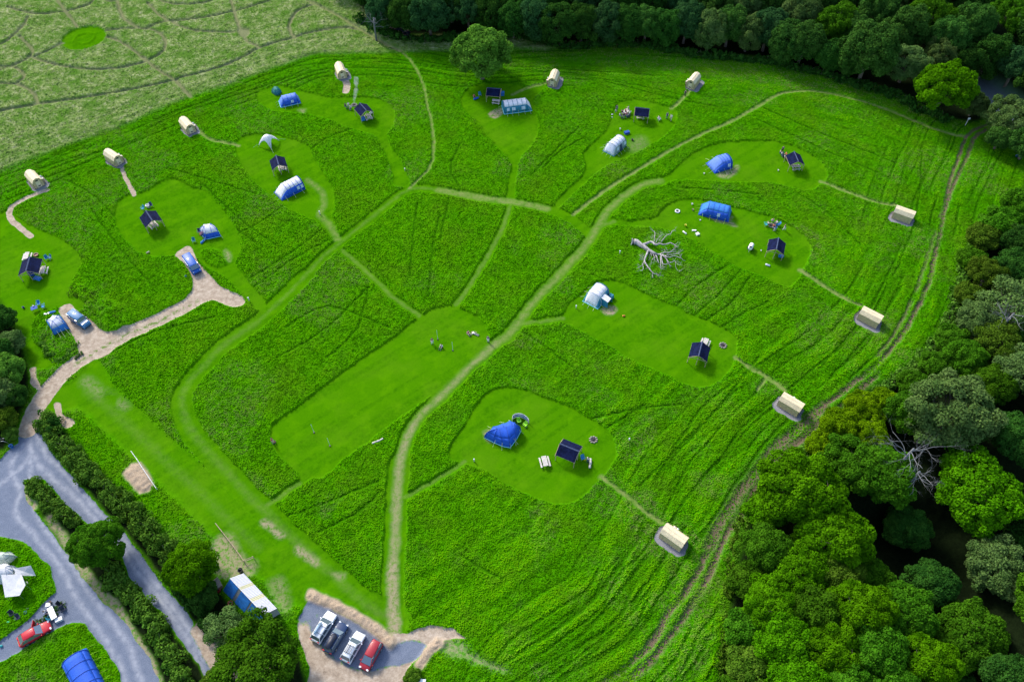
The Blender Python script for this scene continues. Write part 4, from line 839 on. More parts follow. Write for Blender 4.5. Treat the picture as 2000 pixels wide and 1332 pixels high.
# --- picnic tables
def picnic(mat):
    t = thing('picnic_table', '', 'picnic table')
    for i in range(5):
        m = MB(); m.box((0, -.32+.16*i, .74), (1.8, .14, .04)); m.build('tabletop_plank', mat, t)
    for s in (-1, 1):
        m = MB(); m.box((0, s*.68, .44), (1.8, .26, .04)); m.build('bench', mat, t)
        m = MB(); x = s*.65
        m.tube([(x, -.68, 0), (x, -.25, .72)], .045, 4); m.tube([(x, .68, 0), (x, .25, .72)], .045, 4)
        m.box((x, 0, .38), (.05, 1.6, .09)); m.build('leg_frame', mat, t)
    return t
ptab = picnic(greywood); PTN = [0]
def put_picnic(u1, u2, lb, z=.74):
    o = ptab if PTN[0] == 0 else copy_tree(ptab); PTN[0] += 1
    c, rz, L = axis(u1, u2, z); o.location = c; o.rotation_euler = (0, 0, rz); tag(o, lb, 'picnic table', 'timber picnic tables')
put_picnic((1061,889),(1067,911), 'picnic table left of the lowest shelter')
put_picnic((1381.5,659),(1374,677), 'picnic table half under the roof of the lawn shelter below the white teal tent')
put_picnic((87,513),(80,540), 'long picnic table along the right side of the far left shelter')
put_picnic((53,494),(50,504), 'picnic table at the back of the far left shelter')
put_picnic((548,318),(553,334), 'picnic table under the shelter between the white sail shelter and blue tent')
put_picnic((293,432),(303,443), 'picnic table under the shelter on the oval lawn left of the blue van')
put_picnic((1548,325),(1562,324), 'picnic table under the shelter on the highest right-hand lawn')
put_picnic((1246,224),(1258,226), 'picnic table under the shelter with the crowd at its left')
put_picnic((964,196),(974,197), 'picnic table under the shelter below the lone oak')
put_picnic((716,222),(722,232), 'picnic table under the shelter next to the smoking fire')
put_picnic((1222,220),(1226,215), 'white topped table in the middle of the crowd left of the shelter')
def log_bench(u1, u2, lb, mat=timber, r=.16):
    c, rz, L = axis(u1, u2, .3); t = thing('log_bench', lb, 'bench', c, rz)
    m = MB(); k = 8; m.tube([(-L/2+L*i/k, .03*math.sin(i), .3+.02*math.sin(i*2)) for i in range(k+1)], [r*(1+.12*math.sin(i*1.7)) for i in range(k+1)], 8); m.build('log', mat, t, True)
    for s in (-1, 1): m = MB(); m.box((s*L*.33, 0, .08), (.2, .35, .2)); m.build('support', timber_d, t)
    return t
log_bench((727,866),(748,857), 'pale log bench in the strip of long grass beside the games lawn', greywood)
log_bench((1152,914),(1154,896), 'narrow pale bench right of the lowest shelter', greywood, .18)

# --- tents ---------------------------------------------------------
def tunnel(a, b, w_, h, roof, side, label, bands=4, end=(.35, .15), side_away=1, skirt=None, windows=(), endwin=0, ropes=8, rmat=rope, rope_len=1.0, name='tent', seam=None):
    """a, b: ground pixels of one long side; the tent lies w_ metres to the left (+1) or right (-1) of a->b.
    end: how far the fly slopes in at either end (share of height)"""
    A_, B_ = G(*a), G(*b); d = B_-A_; L = d.length; rz = math.atan2(d.y, d.x)
    t = thing(name, label, 'tent', A_, rz); s = side_away
    nA = 13; secs = []
    xs = [0]+[end[0]*h*f for f in (.35, .7, 1)]+[end[0]*h+(L-(end[0]+end[1])*h)*i/bands for i in range(1, bands)]+[L-end[1]*h*f for f in (1, .7, .35)]+[L]
    def prof(f, hh, sag=1.):
        """f 0..1 across the tent"""
        an = math.pi*f; return (.5-.5*math.copysign(abs(math.cos(an))**.85, math.cos(an)), hh*abs(math.sin(an))**.72)
    def sec(x):
        q = 1.
        if x < end[0]*h and end[0] > 0: q = (x/(end[0]*h))**.75
        if x > L-end[1]*h and end[1] > 0: q = min(q, ((L-x)/(end[1]*h))**.75)
        q = max(q, .0); o = []
        for i in range(nA):
            y, z = prof(i/(nA-1), h*q); o.append((x, s*y*w_, z+.03))
        return o
    # fine sections with slight sag between poles
    X_ = []
    for i in range(len(xs)-1):
        X_ += [(xs[i], 1.), ((xs[i]+xs[i+1])/2, .975)]
    X_.append((xs[-1], 1.))
    S = []
    for x, g in X_:
        q = sec(x); S.append([(p[0], (p[1]-s*w_/2)*(1-(1-g)*.6)+s*w_/2, p[2]*g) for p in q])
    r0, r1 = (3, 9)
    def strip(j0, j1, name_, mat):
        m = MB(); vs = []; k = j1-j0+1
        for q in S: vs += q[j0:j1+1]
        m.add(vs, [(i*k+j, i*k+j+1, (i+1)*k+j+1, (i+1)*k+j) for i in range(len(S)-1) for j in range(k-1)])
        o = m.build(name_, mat, t, True); return solid(o, .02)
    strip(r0, r1, 'roof', roof); strip(0, r0, 'side_wall', side); strip(r1, nA-1, 'side_wall', side)
    for xe, e in ((0, end[0]), (L, end[1])):
        if e < .12:
            m = MB(); q = sec(xe+(1e-3+e*h if xe == 0 else -1e-3-e*h)); q = [(xe, p[1], p[2]) for p in q]; m.add(q, [tuple(range(nA))]); solid(m.build('end_wall', side, t), .02)
    seam = seam or side
    for x in [xs[3]]+list(xs[4:-3])+[xs[-4]]:
        m = MB(); q = sec(x); m.tube([(p[0], (p[1]-s*w_/2)*1.012+s*w_/2, p[2]*1.012) for p in q], .045, 5); m.build('pole_sleeve', seam, t)
    sk = skirt or pvc
    m = MB(); m.tube([(0, 0, .05), (L, 0, .05)], .07, 5); m.build('skirt', sk, t); m = MB(); m.tube([(0, s*w_, .05), (0, 0, .05)], .07, 5); m.build('skirt', sk, t)
    for (x0, x1) in windows:
        m = MB(); j = [1, 2]; vs = []
        for x in (x0*L, x1*L):
            for jj in (.9, 2.3):
                y, z = prof(jj/(nA-1), h); vs.append((x, s*(y*w_-.05), z+.04))
        m.add(vs, [(0, 1, 3, 2)]); solid(m.build('window', pvc, t), .02)
    for k in range(endwin):
        x = end[0]*h*.42; yc = s*w_*(.5+(k-(endwin-1)/2)*.3); q = (.42)**.75*h*.93
        m = MB(); m.add([(x-.28, yc-.33, q*.62), (x-.28, yc+.33, q*.62), (x+.12, yc+.33, q*1.06), (x+.12, yc-.33, q*1.06)], [(0, 1, 2, 3)]); solid(m.build('window', pvc, t), .03)
    for i in range(ropes//2):
        x = L*(i+.5)/(ropes/2)
        line(t, 'guy_rope', (x, 0, h*.35), (x+random.uniform(-.2, .2), -s*rope_len, .02), .022, rmat)
        line(t, 'guy_rope', (x, s*w_, h*.35), (x+random.uniform(-.2, .2), s*(w_+rope_len), .02), .022, rmat)
    for i in range(3):
        line(t, 'guy_rope', (.1, s*w_*(.2+.3*i), h*.25), (-rope_len*.9, s*w_*(.15+.35*i), .02), .022, rmat)
    return t
pale = fabric('pale_grey_fly', (.66, .70, .82), .2); pale2 = fabric('white_fly', (.80, .80, .84), .2); teal = fabric('teal_fly', (.02, .22, .34), .2); blue = fabric('blue_fly', BL, .2)
blued = fabric('dark_blue_fly', BLD, .2); blue_lit = fabric('lit_blue_fly', (.12, .25, .74), .2); sage = fabric('sage_fly', (.28, .38, .36), .2); skyb = fabric('sky_blue_fly', (.03, .21, .62), .2)  # paler blue fly: the highlight on blue roofs put into the colour
cyanl = paint('cyan_trim', (.25, .70, .85), .5); darkw = paint('dark_trim', (.01, .03, .08), .7)
tunnel((551,392.5),(596.5,369.7), 3.3, 2.1, pale2, blue, 'tunnel tent with white roof and bright blue sides, below the shelter on the same lawn', 4, (.85, .08), 1, blued, ((.70, .82), (.86, .97)), ropes=6)
tunnel((549,211),(588,202), 2.7, 1.8, blue_lit, blue, 'blue tunnel tent with sunlit roof beside the tiny green tent', 3, (.5, .35), 1, cyanl, ((.55, .68),), ropes=6)
t3 = tunnel((985,224),(1039.6,217.2), 3.3, 2.1, pale2, teal, 'long white roofed tent with teal sides beside a bare sandy patch', 5, (.05, .55), 1, cyanl, ((.1, .2), (.28, .40), (.62, .75)), ropes=10)
t4 = tunnel((1199,306.2),(1223.5,284.7), 3.0, 2.0, pale, sage, 'grey green tunnel tent with pale ribbed roof and dark side door', 4, (.55, .05), 1, teal, ((.22, .38), (.78, .95)), 1, ropes=8)
m = MB(); m.box((.0, 0, 0), (.8, .06, 1.5)); dd_ = m.build('door', darkw, t4); dd_.location = ((G(1223.5,284.7)-G(1199,306.2)).length*.56, .02, .78); dd_.rotation_euler = (-.3, 0, 0)
tunnel((1396,339.6),(1429.6,329.4), 3.6, 2.1, blue_lit, blue, 'blue tent with a crumpled low front, on the highest right-hand lawn', 3, (.95, .1), 1, blued, ((.72, .88),), ropes=6, rope_len=1.3)
tunnel((1364,420),(1422.7,434.3), 3.4, 2.1, skyb, blue, 'long all-blue tunnel tent with yellow guy lines, bare earth along its front', 4, (.7, .25), 1, blued, ((.58, .68),), ropes=8, rmat=rope_g)
t7 = tunnel((1167.3,604),(1190,577), 3.3, 2.15, pale2, teal, 'white roofed tent with teal ends and front porch beside the fallen tree lawn', 3, (.55, .1), 1, cyanl, (), 2, ropes=6, seam=pale)
m = MB(); d7 = (G(1190,577)-G(1167.3,604)).length
m.add([(d7*.36, .35, 1.55), (d7*.66, .35, 1.55), (d7*.66, -1.15, 1.25), (d7*.36, -1.15, 1.25), (d7*.36, -1.3, .05), (d7*.66, -1.3, .05), (d7*.34, .1, .05), (d7*.68, .1, .05)], [(0, 1, 2, 3)]); solid(m.build('porch_roof', pale2, t7), .03)
m = MB(); m.add([(d7*.36, .3, 1.5), (d7*.36, -1.15, 1.2), (d7*.30, -1.35, .05), (d7*.30, .1, .05), (d7*.66, .3, 1.5), (d7*.66, -1.15, 1.2), (d7*.72, -1.35, .05), (d7*.72, .1, .05)], [(0, 1, 2, 3), (4, 5, 6, 7)]); solid(m.build('porch_wall', teal, t7), .03)
m = MB(); m.box((d7*.9, -.55, .45), (.9, .9, .8), taper=.8); m.build('porch_wall', teal, t7)
t15 = tunnel((122,1297),(165,1384), 3.5, 2.15, blue, blue, 'big plain blue tunnel tent at the bottom left with bright green guy lines', 4, (.4, .1), 1, cyanl, (), ropes=14, rmat=rope_g, rope_len=1.8, seam=blued)

def dome(poly, ridge, h, label, roof, side, name='tent', split=.55, ropes=(), rmat=rope, loose=.0, seam=None, trim=None):
    """footprint traced on the ground, ridge = two pixels (ground position under the ridge ends)"""
    P = [G(*p) for p in poly]; c = sum(P, Vector())/len(P); t = thing(name, label, 'tent', c)
    P = [p-c for p in P]; q = [G(*r)-c for r in ridge]; k = len(P)
    Pf = []
    for i in range(k):
        for j in range(3): Pf.append(P[i].lerp(P[(i+1) % k], j/3))
    def foot(p):
        d = q[1]-q[0]; L2 = max(d.length_squared, 1e-6); f = min(max((p-q[0]).dot(d)/L2, 0), 1); return q[0]+d*f
    n_ = 8; R_ = []
    for i in range(n_+1):
        f = i/n_; a = f*math.pi/2; ring = []
        for j, p in enumerate(Pf):
            e = foot(p); dent = (.93 if (j % 3) else 1.0); rr = math.cos(a)**.8 if f < 1 else 0.
            ring.append(tuple(e+(p-e)*rr*(1-(1-dent)*math.sin(2*a)))[:2]+(h*math.sin(a)**.9*(1-(1-dent)*.6*math.sin(2*a))+.03,))
        R_.append(ring)
    cut = int(n_*split)
    m = MB(); m.rings(R_[:cut+1], cap=False); solid(m.build('side_wall', side, t, True), .02)
    m = MB(); m.rings(R_[cut:], cap=True); solid(m.build('roof', roof, t, True), .02)
    for j in range(0, len(Pf), 3):
        m = MB(); m.tube([(Vector(r_[j])*1.012) for r_ in R_], .035, 5); m.build('pole_sleeve', seam or side, t)
    if trim:
        m = MB(); m.tube([(x*1.01, y*1.01, .08) for x, y, z in R_[0]]+[(R_[0][0][0]*1.01, R_[0][0][1]*1.01, .08)], .06, 4); m.build('skirt', trim, t)
    for (a, b) in ropes:
        A_ = G(*a)-c; B_ = G(*b)-c; line(t, 'guy_rope', (A_.x, A_.y, h*.5), (B_.x, B_.y, .03), .022, rmat)
    return t
t8 = dome([(946.5,855),(964,864),(981,871.5),(996,874.5),(1008,859),(1017,842),(1006,832),(995,827),(980,834),(962,840)], [(972,851),(1004,844)], 2.15, 'blue tent with two humps beside the blue striped windbreak', blue, blue, split=.6, seam=blued, trim=cyanl,
     ropes=[((968,866),(962,873)),((981,869),(980,880)),((996,872),(998,877)),((1003,863),(1012,868)),((1006,856),(1008,871)),((1013,845),(1022,847)),((960,842),(952,833)),((985,832),(975,824)),((996,829),(993,820))])
t10 = dome([(94,633),(107.5,656.6),(122,650),(137,643.4),(130,632),(122,622),(107,622)], [(112,640),(119,634)], 1.9, 'sky blue tent with pale top parked beside the blue four-wheel drive', pale, skyb, split=.62, seam=blued, ropes=[((107,655),(101,668)),((115,652),(124,668)),((122,650),(133,667)),((130,646),(144,662)),((95,634),(88,622)),((97,640),(90,652))], rmat=rope)
t9 = dome([(391.8,457.3),(398,464),(405,468),(418,465),(431.4,462),(426,452),(418,447),(402,447)], [(405,455),(416,452)], 1.9, 'small dome tent with white top and blue walls near the blue van', pale2, blue, split=.48, trim=cyanl, ropes=[((405,468),(398,474)),((431,462),(436,466))])
dome([(531,182),(538,187),(545,187),(550,181),(545,176),(536,176)], [(540,180),(541,180)], 1.25, 'tiny teal green dome tent left of the blue tunnel tent', fabric('green_fly', (.02, .26, .22), .2), fabric('green_fly2', (.02, .20, .22), .2))
offw = fabric('off_white_canvas', (.70, .70, .72), .2); offg = fabric('pale_green_canvas', (.50, .58, .50), .2)
dome([(-30,1086),(-10,1082),(10,1081),(26,1081),(36,1089),(20,1103),(-5,1107),(-30,1107)], [(-12,1094),(14,1092)], 1.5, 'pale green tent cut by the left edge above the white one', offg, offg)
t13 = dome([(-22,1136),(-8,1118),(8,1108),(22,1106),(38,1112),(46,1124),(46,1136),(28,1142),(8,1143),(-8,1142)], [(8,1122),(26,1121)], 2.5, 'white tent with awning and winged porch at the left edge', offw, offw, split=.5)
def canopy(t, pts, name, mat, poles=True):
    c = t.location; P = [G(u, v, z)-c for u, v, z in pts]; m = MB(); cen = sum(P, Vector())/len(P); cen.z -= .1
    m.add([tuple(p) for p in P]+[tuple(cen)], [(i, (i+1) % len(P), len(P)) for i in range(len(P))]); solid(m.build(name, mat, t), .03)
    if poles:
        for p in P:
            if p.z > .6: line(t, 'awning_pole', (p.x, p.y, 0), p, .025, steel)
canopy(t13, [(2,1122,2.2),(42,1121,2.2),(50,1142,2.0),(38,1163,1.6),(10,1166,1.5)], 'awning', offw)
canopy(t13, [(30,1124,2.1),(70,1124,.5),(60,1104,1.5),(28,1110,2.1)], 'porch_wing', offw, False)
canopy(t13, [(10,1130,2.0),(-20,1140,.3),(-22,1120,1.2),(10,1112,2.0)], 'porch_wing', offw, False)

# white sail shelter on four arched legs
c12 = G(525, 283); ts = thing('sail_shelter', 'white sail shelter arching on four legs at the top of its lawn', 'shelter', c12)
legs = [G(504.6,286.8)-c12, G(531,294)-c12, G(546.7,276)-c12, G(521,270.5)-c12]; nS = 24; R_ = []
for i in range(9):
    f = i/8; ring = []
    for j in range(nS):
        k = j*4/nS; a, b = legs[int(k) % 4], legs[(int(k)+1) % 4]; g = k-int(k); s_ = 1-abs(2*g-1)**1.0
        e = a.lerp(b, g)*(1-.34*math.sin(math.pi*g)); ze = 1.75*math.sin(math.pi*g)**.6
        zz = ze+(2.5-ze)*(1-f**1.9); ring.append((e.x*f, e.y*f, zz if f > 0 else 2.5))
    R_.append(ring)
m = MB(); m.rings(R_[1:], cap=False); m.add([R_[1][j] for j in range(nS)]+[(0, 0, 2.5)], [(j, (j+1) % nS, nS) for j in range(nS)]); solid(m.build('canopy', pale2, ts, True), .03)
for l in legs: line(ts, 'guy_rope', (l.x, l.y, .6), (l.x*1.5, l.y*1.5, .02), .025, rope)
for a, b in ((0, 2), (1, 3)):
    m = MB(); A_, B_ = legs[a], legs[b]; m.tube([tuple(A_.lerp(B_, i/10))[:2]+(2.42*math.sin(math.pi*i/10)**.75+.02,) for i in range(11)], .03, 5); m.build('arch_pole', steel, ts)

# windbreak with blue and white stripes, curved round two green chairs
wb = [(1001,826),(1001,820),(1006,816),(1014,815),(1022,817),(1029,822),(1033,828)]
tw = thing('windbreak', 'curved blue and white striped windbreak behind two lime green chairs', 'windbreak', G(1015, 822)); Pw = smooth_line(np.array([[*(G(*p)-tw.location)[:2]] for p in wb]), n=3)
for k, (z0, z1, mt) in enumerate([(.05, .3, pale2), (.3, .55, skyb), (.55, .82, pale2), (.82, 1.0, blued), (1.0, 1.25, pale2)]):
    m = MB(); m.add([(p[0], p[1], z0) for p in Pw]+[(p[0], p[1], z1) for p in Pw], [(i, i+1, i+1+len(Pw), i+len(Pw)) for i in range(len(Pw)-1)]); solid(m.build('panel', mt, tw), .03)
for p in Pw[::3]: line(tw, 'post', (p[0], p[1], 0), (p[0], p[1], 1.4), .025, timber)

# --- camping chairs, tables, small things
def chair(u, v, colr, lb, face=0., grp=None, nm='camping_chair'):
    fab = fabric('chair_%d_%d_%d' % tuple(int(x*99) for x in colr), colr, .1); t = thing(nm, lb, 'chair', G(u, v), face, grp)
    m = MB(); m.add([(-.27, -.25, .42), (.27, -.25, .42), (.24, .22, .36), (-.24, .22, .36)], [(0, 1, 2, 3)]); solid(m.build('seat', fab, t), .03)
    m = MB(); m.add([(-.25, .2, .36), (.25, .2, .36), (.28, .42, .95), (-.28, .42, .95)], [(0, 1, 2, 3)]); solid(m.build('backrest', fab, t), .03)
    for x in (-1, 1):
        line(t, 'leg', (x*.3, -.28, 0), (x*.27, .25, .45), .018, steel); line(t, 'leg', (x*.3, .3, 0), (x*.27, -.25, .62), .018, steel)
        m = MB(); m.box((x*.31, -.02, .64), (.06, .5, .03)); m.build('armrest', fab, t)
    return t
def table(u, v, l, w_, h, rz, mat, lb, nm='folding_table'):
    t = thing(nm, lb, 'table', G(u, v), rz); m = MB(); m.box((0, 0, h), (l, w_, .04)); m.build('tabletop', mat, t)
    for x in (-1, 1):
        for y in (-1, 1): line(t, 'leg', (x*l*.45, y*w_*.42, 0), (x*l*.40, y*w_*.35, h), .02, steel)
    return t
def tub(u, v, r, h, mat, lb, nm='bucket', cat='bucket', lid=None):
    t = thing(nm, lb, cat, G(u, v)); m = MB()
    m.rings([[(q*r*math.cos(a*.6283), q*r*math.sin(a*.6283), z) for a in range(10)] for q, z in ((.78, 0), (.85, .02), (1, h), (1.08, h), (1.08, h+.03), (.9, h+.03), (.8, .12))]); m.build('body', mat, t, True)
    m = MB(); m.tube([(r*math.cos(a*.314), 0, h+r*.9*math.sin(a*.314)) for a in range(11)], .012, 4); m.build('handle', steel, t); return t
def box_item(u, v, d, mat, lb, nm, cat, rz=0., lid=None):
    t = thing(nm, lb, cat, G(u, v), rz); m = MB(); m.box((0, 0, d[2]*.42), (d[0], d[1], d[2]*.84), taper=.96); m.build('body', mat, t)
    m = MB(); m.box((0, 0, d[2]*.92), (d[0]*1.04, d[1]*1.04, d[2]*.16)); m.build('lid', lid or mat, t)
    m = MB(); m.tube([(-d[0]*.35, -d[1]*.54, d[2]*.7), (-d[0]*.3, -d[1]*.64, d[2]*.8), (d[0]*.3, -d[1]*.64, d[2]*.8), (d[0]*.35, -d[1]*.54, d[2]*.7)], .015, 4); m.build('handle', black, t); return t
lime = (.30, .75, .03)
chair(1013.5,825,lime,'lime green chair in the middle of the windbreak',.2); chair(1025.5,832,lime,'lime green chair at the right end of the windbreak',-.6)
chair(1138,897,(.03,.25,.55),'blue camping chair between the lowest shelter and the narrow bench',.3)
def firepit(u, v, lb):
    t = thing('fire_pit', lb, 'fire pit', G(u, v)); rs = random.Random(int(u))
    for i in range(9):
        a = i*.698; m = MB(); m.sphere((.55*math.cos(a), .55*math.sin(a), .08), (.18+rs.random()*.06, .15, .14), 7, 4, -.8); o = m.build('stone', stone, t)
    m = MB(); m.sphere((0, 0, .0), (.48, .48, .1), 10, 3, 0.); m.build('ash_bed', ash, t)
    for i in range(3):
        a = i*1.05; m = MB(); m.tube([(-.35*math.cos(a), -.35*math.sin(a), .12), (.3*math.cos(a), .3*math.sin(a), .17)], .05, 5); m.build('charred_log', paint('charred', (.04, .03, .03), 1.), t)
    return t
firepit(1159,859,'stone ring fire pit upper right of the lowest shelter'); firepit(1412,675,'stone ring fire pit right of the shelter with the pale table'); firepit(692,206,'smoking fire pit beside the seated group'); firepit(1507,441,'fire pit with people sitting round it')
# top-left camp kitchen bits and furniture seen around the shelters
tub(306-19.5+3,404.5,.42,.5,white,'round white pouffe behind the shelter on the oval lawn','stool','stool')
chair(296,404,(.03,.05,.16),'dark blue chair behind the shelter on the oval lawn',.5); chair(280,410,(.02,.30,.50),'turquoise chair at the back left corner of the oval lawn shelter',-.5)
chair(93,507,(.01,.20,.40),'teal blue chair upper right of the far left shelter, left of a pair',.7); chair(98.5,506,(.01,.13,.35),'dark teal chair upper right of the far left shelter, right of a pair',-.6)
tub(71,499,.45,.25,paint('rust_bowl', (.30,.16,.12), .7),'rusty fire bowl behind the far left shelter','fire_bowl','fire bowl')
tb = table(70,606,1.1,.9,.72,.5,blued,'navy blue camp table with white items at the left edge camp'); 
tub(69,603,.13,.14,white,'white pan on the navy camp table','pan','pan').location.z = .74
chair(77,596,(.02,.25,.62),'bright blue chair behind the navy camp table',.2); chair(86,601,(.02,.25,.60),'bright blue chair right of the navy camp table',-1.2)
box_item(92,615,(1.0,.4,.35),white,'white box left of the blue kayak-like bag','storage_box','box',.3)
def bag(u, v, L, r, mat, lb, rz, nm='holdall'):
    t = thing(nm, lb, 'bag', G(u, v), rz); m = MB(); m.tube([(-L/2, 0, r*.8), (-L*.42, 0, r*.85), (0, 0, r*.95), (L*.42, 0, r*.85), (L/2, 0, r*.8)], [r*.5, r*.95, r, r*.95, r*.5], 10); m.build('body', mat, t, True)
    m = MB(); m.tube([(-L*.2, 0, r*1.7), (-L*.1, 0, r*2.2), (L*.1, 0, r*2.2), (L*.2, 0, r*1.7)], .02, 4); m.build('strap', black, t); return t
bag(104,612,1.1,.28,skyb,'long blue bag lying behind the sky blue tent',.3)
tub(46.5,602,.2,.3,paint('navy', (.01,.04,.18), .5),'small dark blue bucket on its own in the mown strip at the left')
chair(390,456-.5,(.015,.03,.09),'black chair at the left of the small white and blue dome tent',.2)
bag(393,459,.5,.16,paint('red_bag', (.6,.12,.08), .6),'small red bag beside the black chair',.5)
chair(379.5,473,(.02,.22,.28),'teal chair on the grass in front of the small dome tent',.3)
bag(397.5,472,1.5,.2,skyb,'light blue mat bag at the door of the small dome tent',1.1)
log_bench((286,494),(291,491),'short pale plank lying at the lower edge of the oval lawn',greywood,.07)
tub(364,541.5,.2,.35,skyb,'small blue bucket in the grass left of the pale turning area')
# kitchen end of the far left shelter
box_item(62,537,(1.0,.6,.8),blued,'navy camp kitchen unit under the far left shelter','camp_kitchen','kitchen unit',-.3)
box_item(74,545,(1.3,.8,.35),skyb,'blue crate in the shade of the far left shelter','crate','crate',-.3)
# shelter c camp
box_item(709.5,235,(.8,.6,.8),skyb,'blue storage box at the front of the shelter by the smoking fire','storage_box','box',.4)
bag(725,222,.8,.25,white,'white bundle hanging at the right side of the shelter by the smoking fire',.9)
box_item(553,326,(.5,.5,.7),timber,'timber box under the shelter below the white sail shelter','crate','crate')
# below the oak
chair(937.5,188,(.02,.22,.40),'blue chair left of the shelter below the lone oak',.4); box_item(981.5,186.5,(.8,.7,.9),skyb,'blue water box right of the shelter below the lone oak','water_carrier','water carrier')
# blue tunnel tent camp
def ring_toy(u, v):
    t = thing('paddling_pool', 'small white ring with a blue middle on the grass left of the long blue tent', 'paddling pool', G(u, v)); m = MB()
    m.rings([[((.42+.12*math.cos(b_))*math.cos(a*.5236), (.42+.12*math.cos(b_))*math.sin(a*.5236), .13+.12*math.sin(b_)) for a in range(12)] for b_ in [i*.785 for i in range(9)]], cap=False); m.build('rim', white, t, True)
    m = MB(); m.rings([[(r_*math.cos(a*.5236), r_*math.sin(a*.5236), .06) for a in range(12)] for r_ in (.36, .01)], cap=True); m.build('water', blue, t)
ring_toy(1323,413.5)
yel = paint('yellow_toy', (.75,.70,.02), .5)
tub(1338.5,442,.2,.4,yel,'small yellow bucket above the white toy sledge'); bag(1337,455.5,1.0,.17,white,'white toy cricket bag left of the white box',-.9)
box_item(1355.5,451,(.8,.25,.2),white,'narrow white box upper left of the square one','storage_box','box'); box_item(1362,458.5,(.6,.6,.35),white,'square white cool box on the grass below the long blue tent','cool_box','cool box',.4)
tub(1367,431,.15,.2,white,'tiny white pot in front of the long blue tent'); tub(1351.5,400,.18,.3,white,'little white pail above the left end of the long blue tent'); tub(1353,411,.18,.3,timber,'little tan pail at the left end of the long blue tent')
def bbq_wagon(u, v, lb):
    t = thing('water_bowser', lb, 'trailer', G(u, v), R(62)); m = MB(); m.rings([[(x, r_*math.cos(a*.6283), .75+r_*math.sin(a*.6283)) for a in range(10)] for x, r_ in ((-.75, .3), (-.68, .42), (0, .46), (.68, .42), (.75, .3))]); m.build('tank', white, t, True)
    for s in (-1, 1):
        m = MB(); m.tube([(0, s*.45, .28), (0, s*.58, .28)], .28, 12); m.build('wheel', rubber, t)
    m = MB(); m.tube([(-.75, 0, .4), (-1.3, 0, .35)], .04, 5); m.build('tow_bar', steel, t); m = MB(); m.box((-.55, 0, 1.18), (.3, .45, .12)); m.build('hatch', black, t)
bbq_wagon(1465,487,'white water tank on wheels left of the shelter with the campfire circle')
bag(1499,519,.9,.2,pale,'grey blue bag lying on the grass below the campfire lawn shelter',-.5)
box_item(1525,502,(.9,.5,.45),skyb,'blue cool box in front of the campfire lawn shelter','cool_box','cool box',-.3); tub(1486,490,.12,.15,white,'tiny white cup-like pot near the white water tank')
# hatted small posts and markers
for (u, v, h_, lb) in [(487,588,.9,'white marker post beside the mown path near the turning area'),(958-.5,0,0,None),(1228,862,.9,'pale marker post in long grass right of the lowest lawn'),(926,901,.7,'grey marker post on the lowest lawn near its path'),(1125,602,.7,'small grey marker left of the white teal tent'),(1210,497,.9,'pale stump post left of the fallen tree'),(625,419,.8,'dark marker at the foot of the lawn with the sail shelter'),(791,334,.6,'pale marker in the long grass at the central path junction')]:
    if lb is None: continue
    t = thing('marker_post', lb, 'post', G(u, v)); m = MB(); m.box((0, 0, h_/2), (.14, .14, h_), taper=.9); m.build('post', greywood, t); m = MB(); m.box((0, 0, h_+.05), (.2, .2, .08)); m.build('cap', pale, t)
# goal posts on the games lawn
for (u, v, u2, v2, lb) in [(855,663,853.5,646,'thin tall pole on the games lawn, nearest the path at top'),(884.5,685,883,668,'thin tall pole on the games lawn, right of the seated people'),(613.5,845,609,829,'thin tall pole at the lower left of the games lawn, left one'),(644.5,871,640,853,'thin tall pole at the lower left of the games lawn, right one')]:
    t = thing('pole', lb, 'pole', G(u, v)); line(t, 'shaft', (0, 0, 0), (0, 0, 2.6), .022, pale); m = MB(); m.box((0, 0, .06), (.22, .22, .12)); m.build('foot', black, t)
bag(1218,618,.5,.16,paint('orange_toy', (.7,.22,.03), .6),'small orange thing on the lawn right of the white teal tent',.2)

# signpost near the gate, blue feed bucket at the right edge
t = thing('signpost', 'white signpost by the field gate at the far right', 'sign', G(1884,247)); line(t, 'post', (0, 0, 0), (0, 0, 2.2), .06, white); m = MB(); m.box((.1, 0, 2.05), (.55, .04, .4)); m.build('sign_board', white, t)
tub(1985,307.5,.3,.4,skyb,'light blue tub in the grass at the right edge')

# --- shed with white roof and blue side
ts = thing('shed', 'long shed with white corrugated roof and blue side', 'shed', G(497,1165)); c0 = ts.location
def S3(u, v, z): return G(u, v, z)-c0
corr = paint('white_roof_sheet', (.42, .44, .52), .45, var=.08); clear = paint('yellowed_roof_light', (.38, .38, .22), .4); bluep = paint('blue_paint_panels', (.02, .17, .52), .55, var=.25, scale=2, bump=.2)
RA, RB, RC, RD = S3(449.5,1129,2.75), S3(476,1119.4,2.6), S3(540.8,1188,2.6), S3(516,1200,2.75)
def sheet(f0, f1, nm, mat):
    m = MB(); k = max(4, int((f1-f0)*70)); vs = []
    for i in range(k+1):
        f = f0+(f1-f0)*i/k; z = .03*(i % 2)
        for q in (RA.lerp(RD, f), RB.lerp(RC, f)): vs.append((q.x, q.y, q.z+z))
    m.add(vs, [(2*i, 2*i+1, 2*i+3, 2*i+2) for i in range(k)]); solid(m.build(nm, mat, ts), .03)
for f0, f1, mt, nm in ((0, .255, corr, 'roof'), (.258, .33, clear, 'roof_light'), (.333, .575, corr, 'roof'), (.578, .66, clear, 'roof_light'), (.663, 1, corr, 'roof')): sheet(f0, f1, nm, mt)
LA, LD = S3(435.5,1153,.25), S3(503,1222,.25)
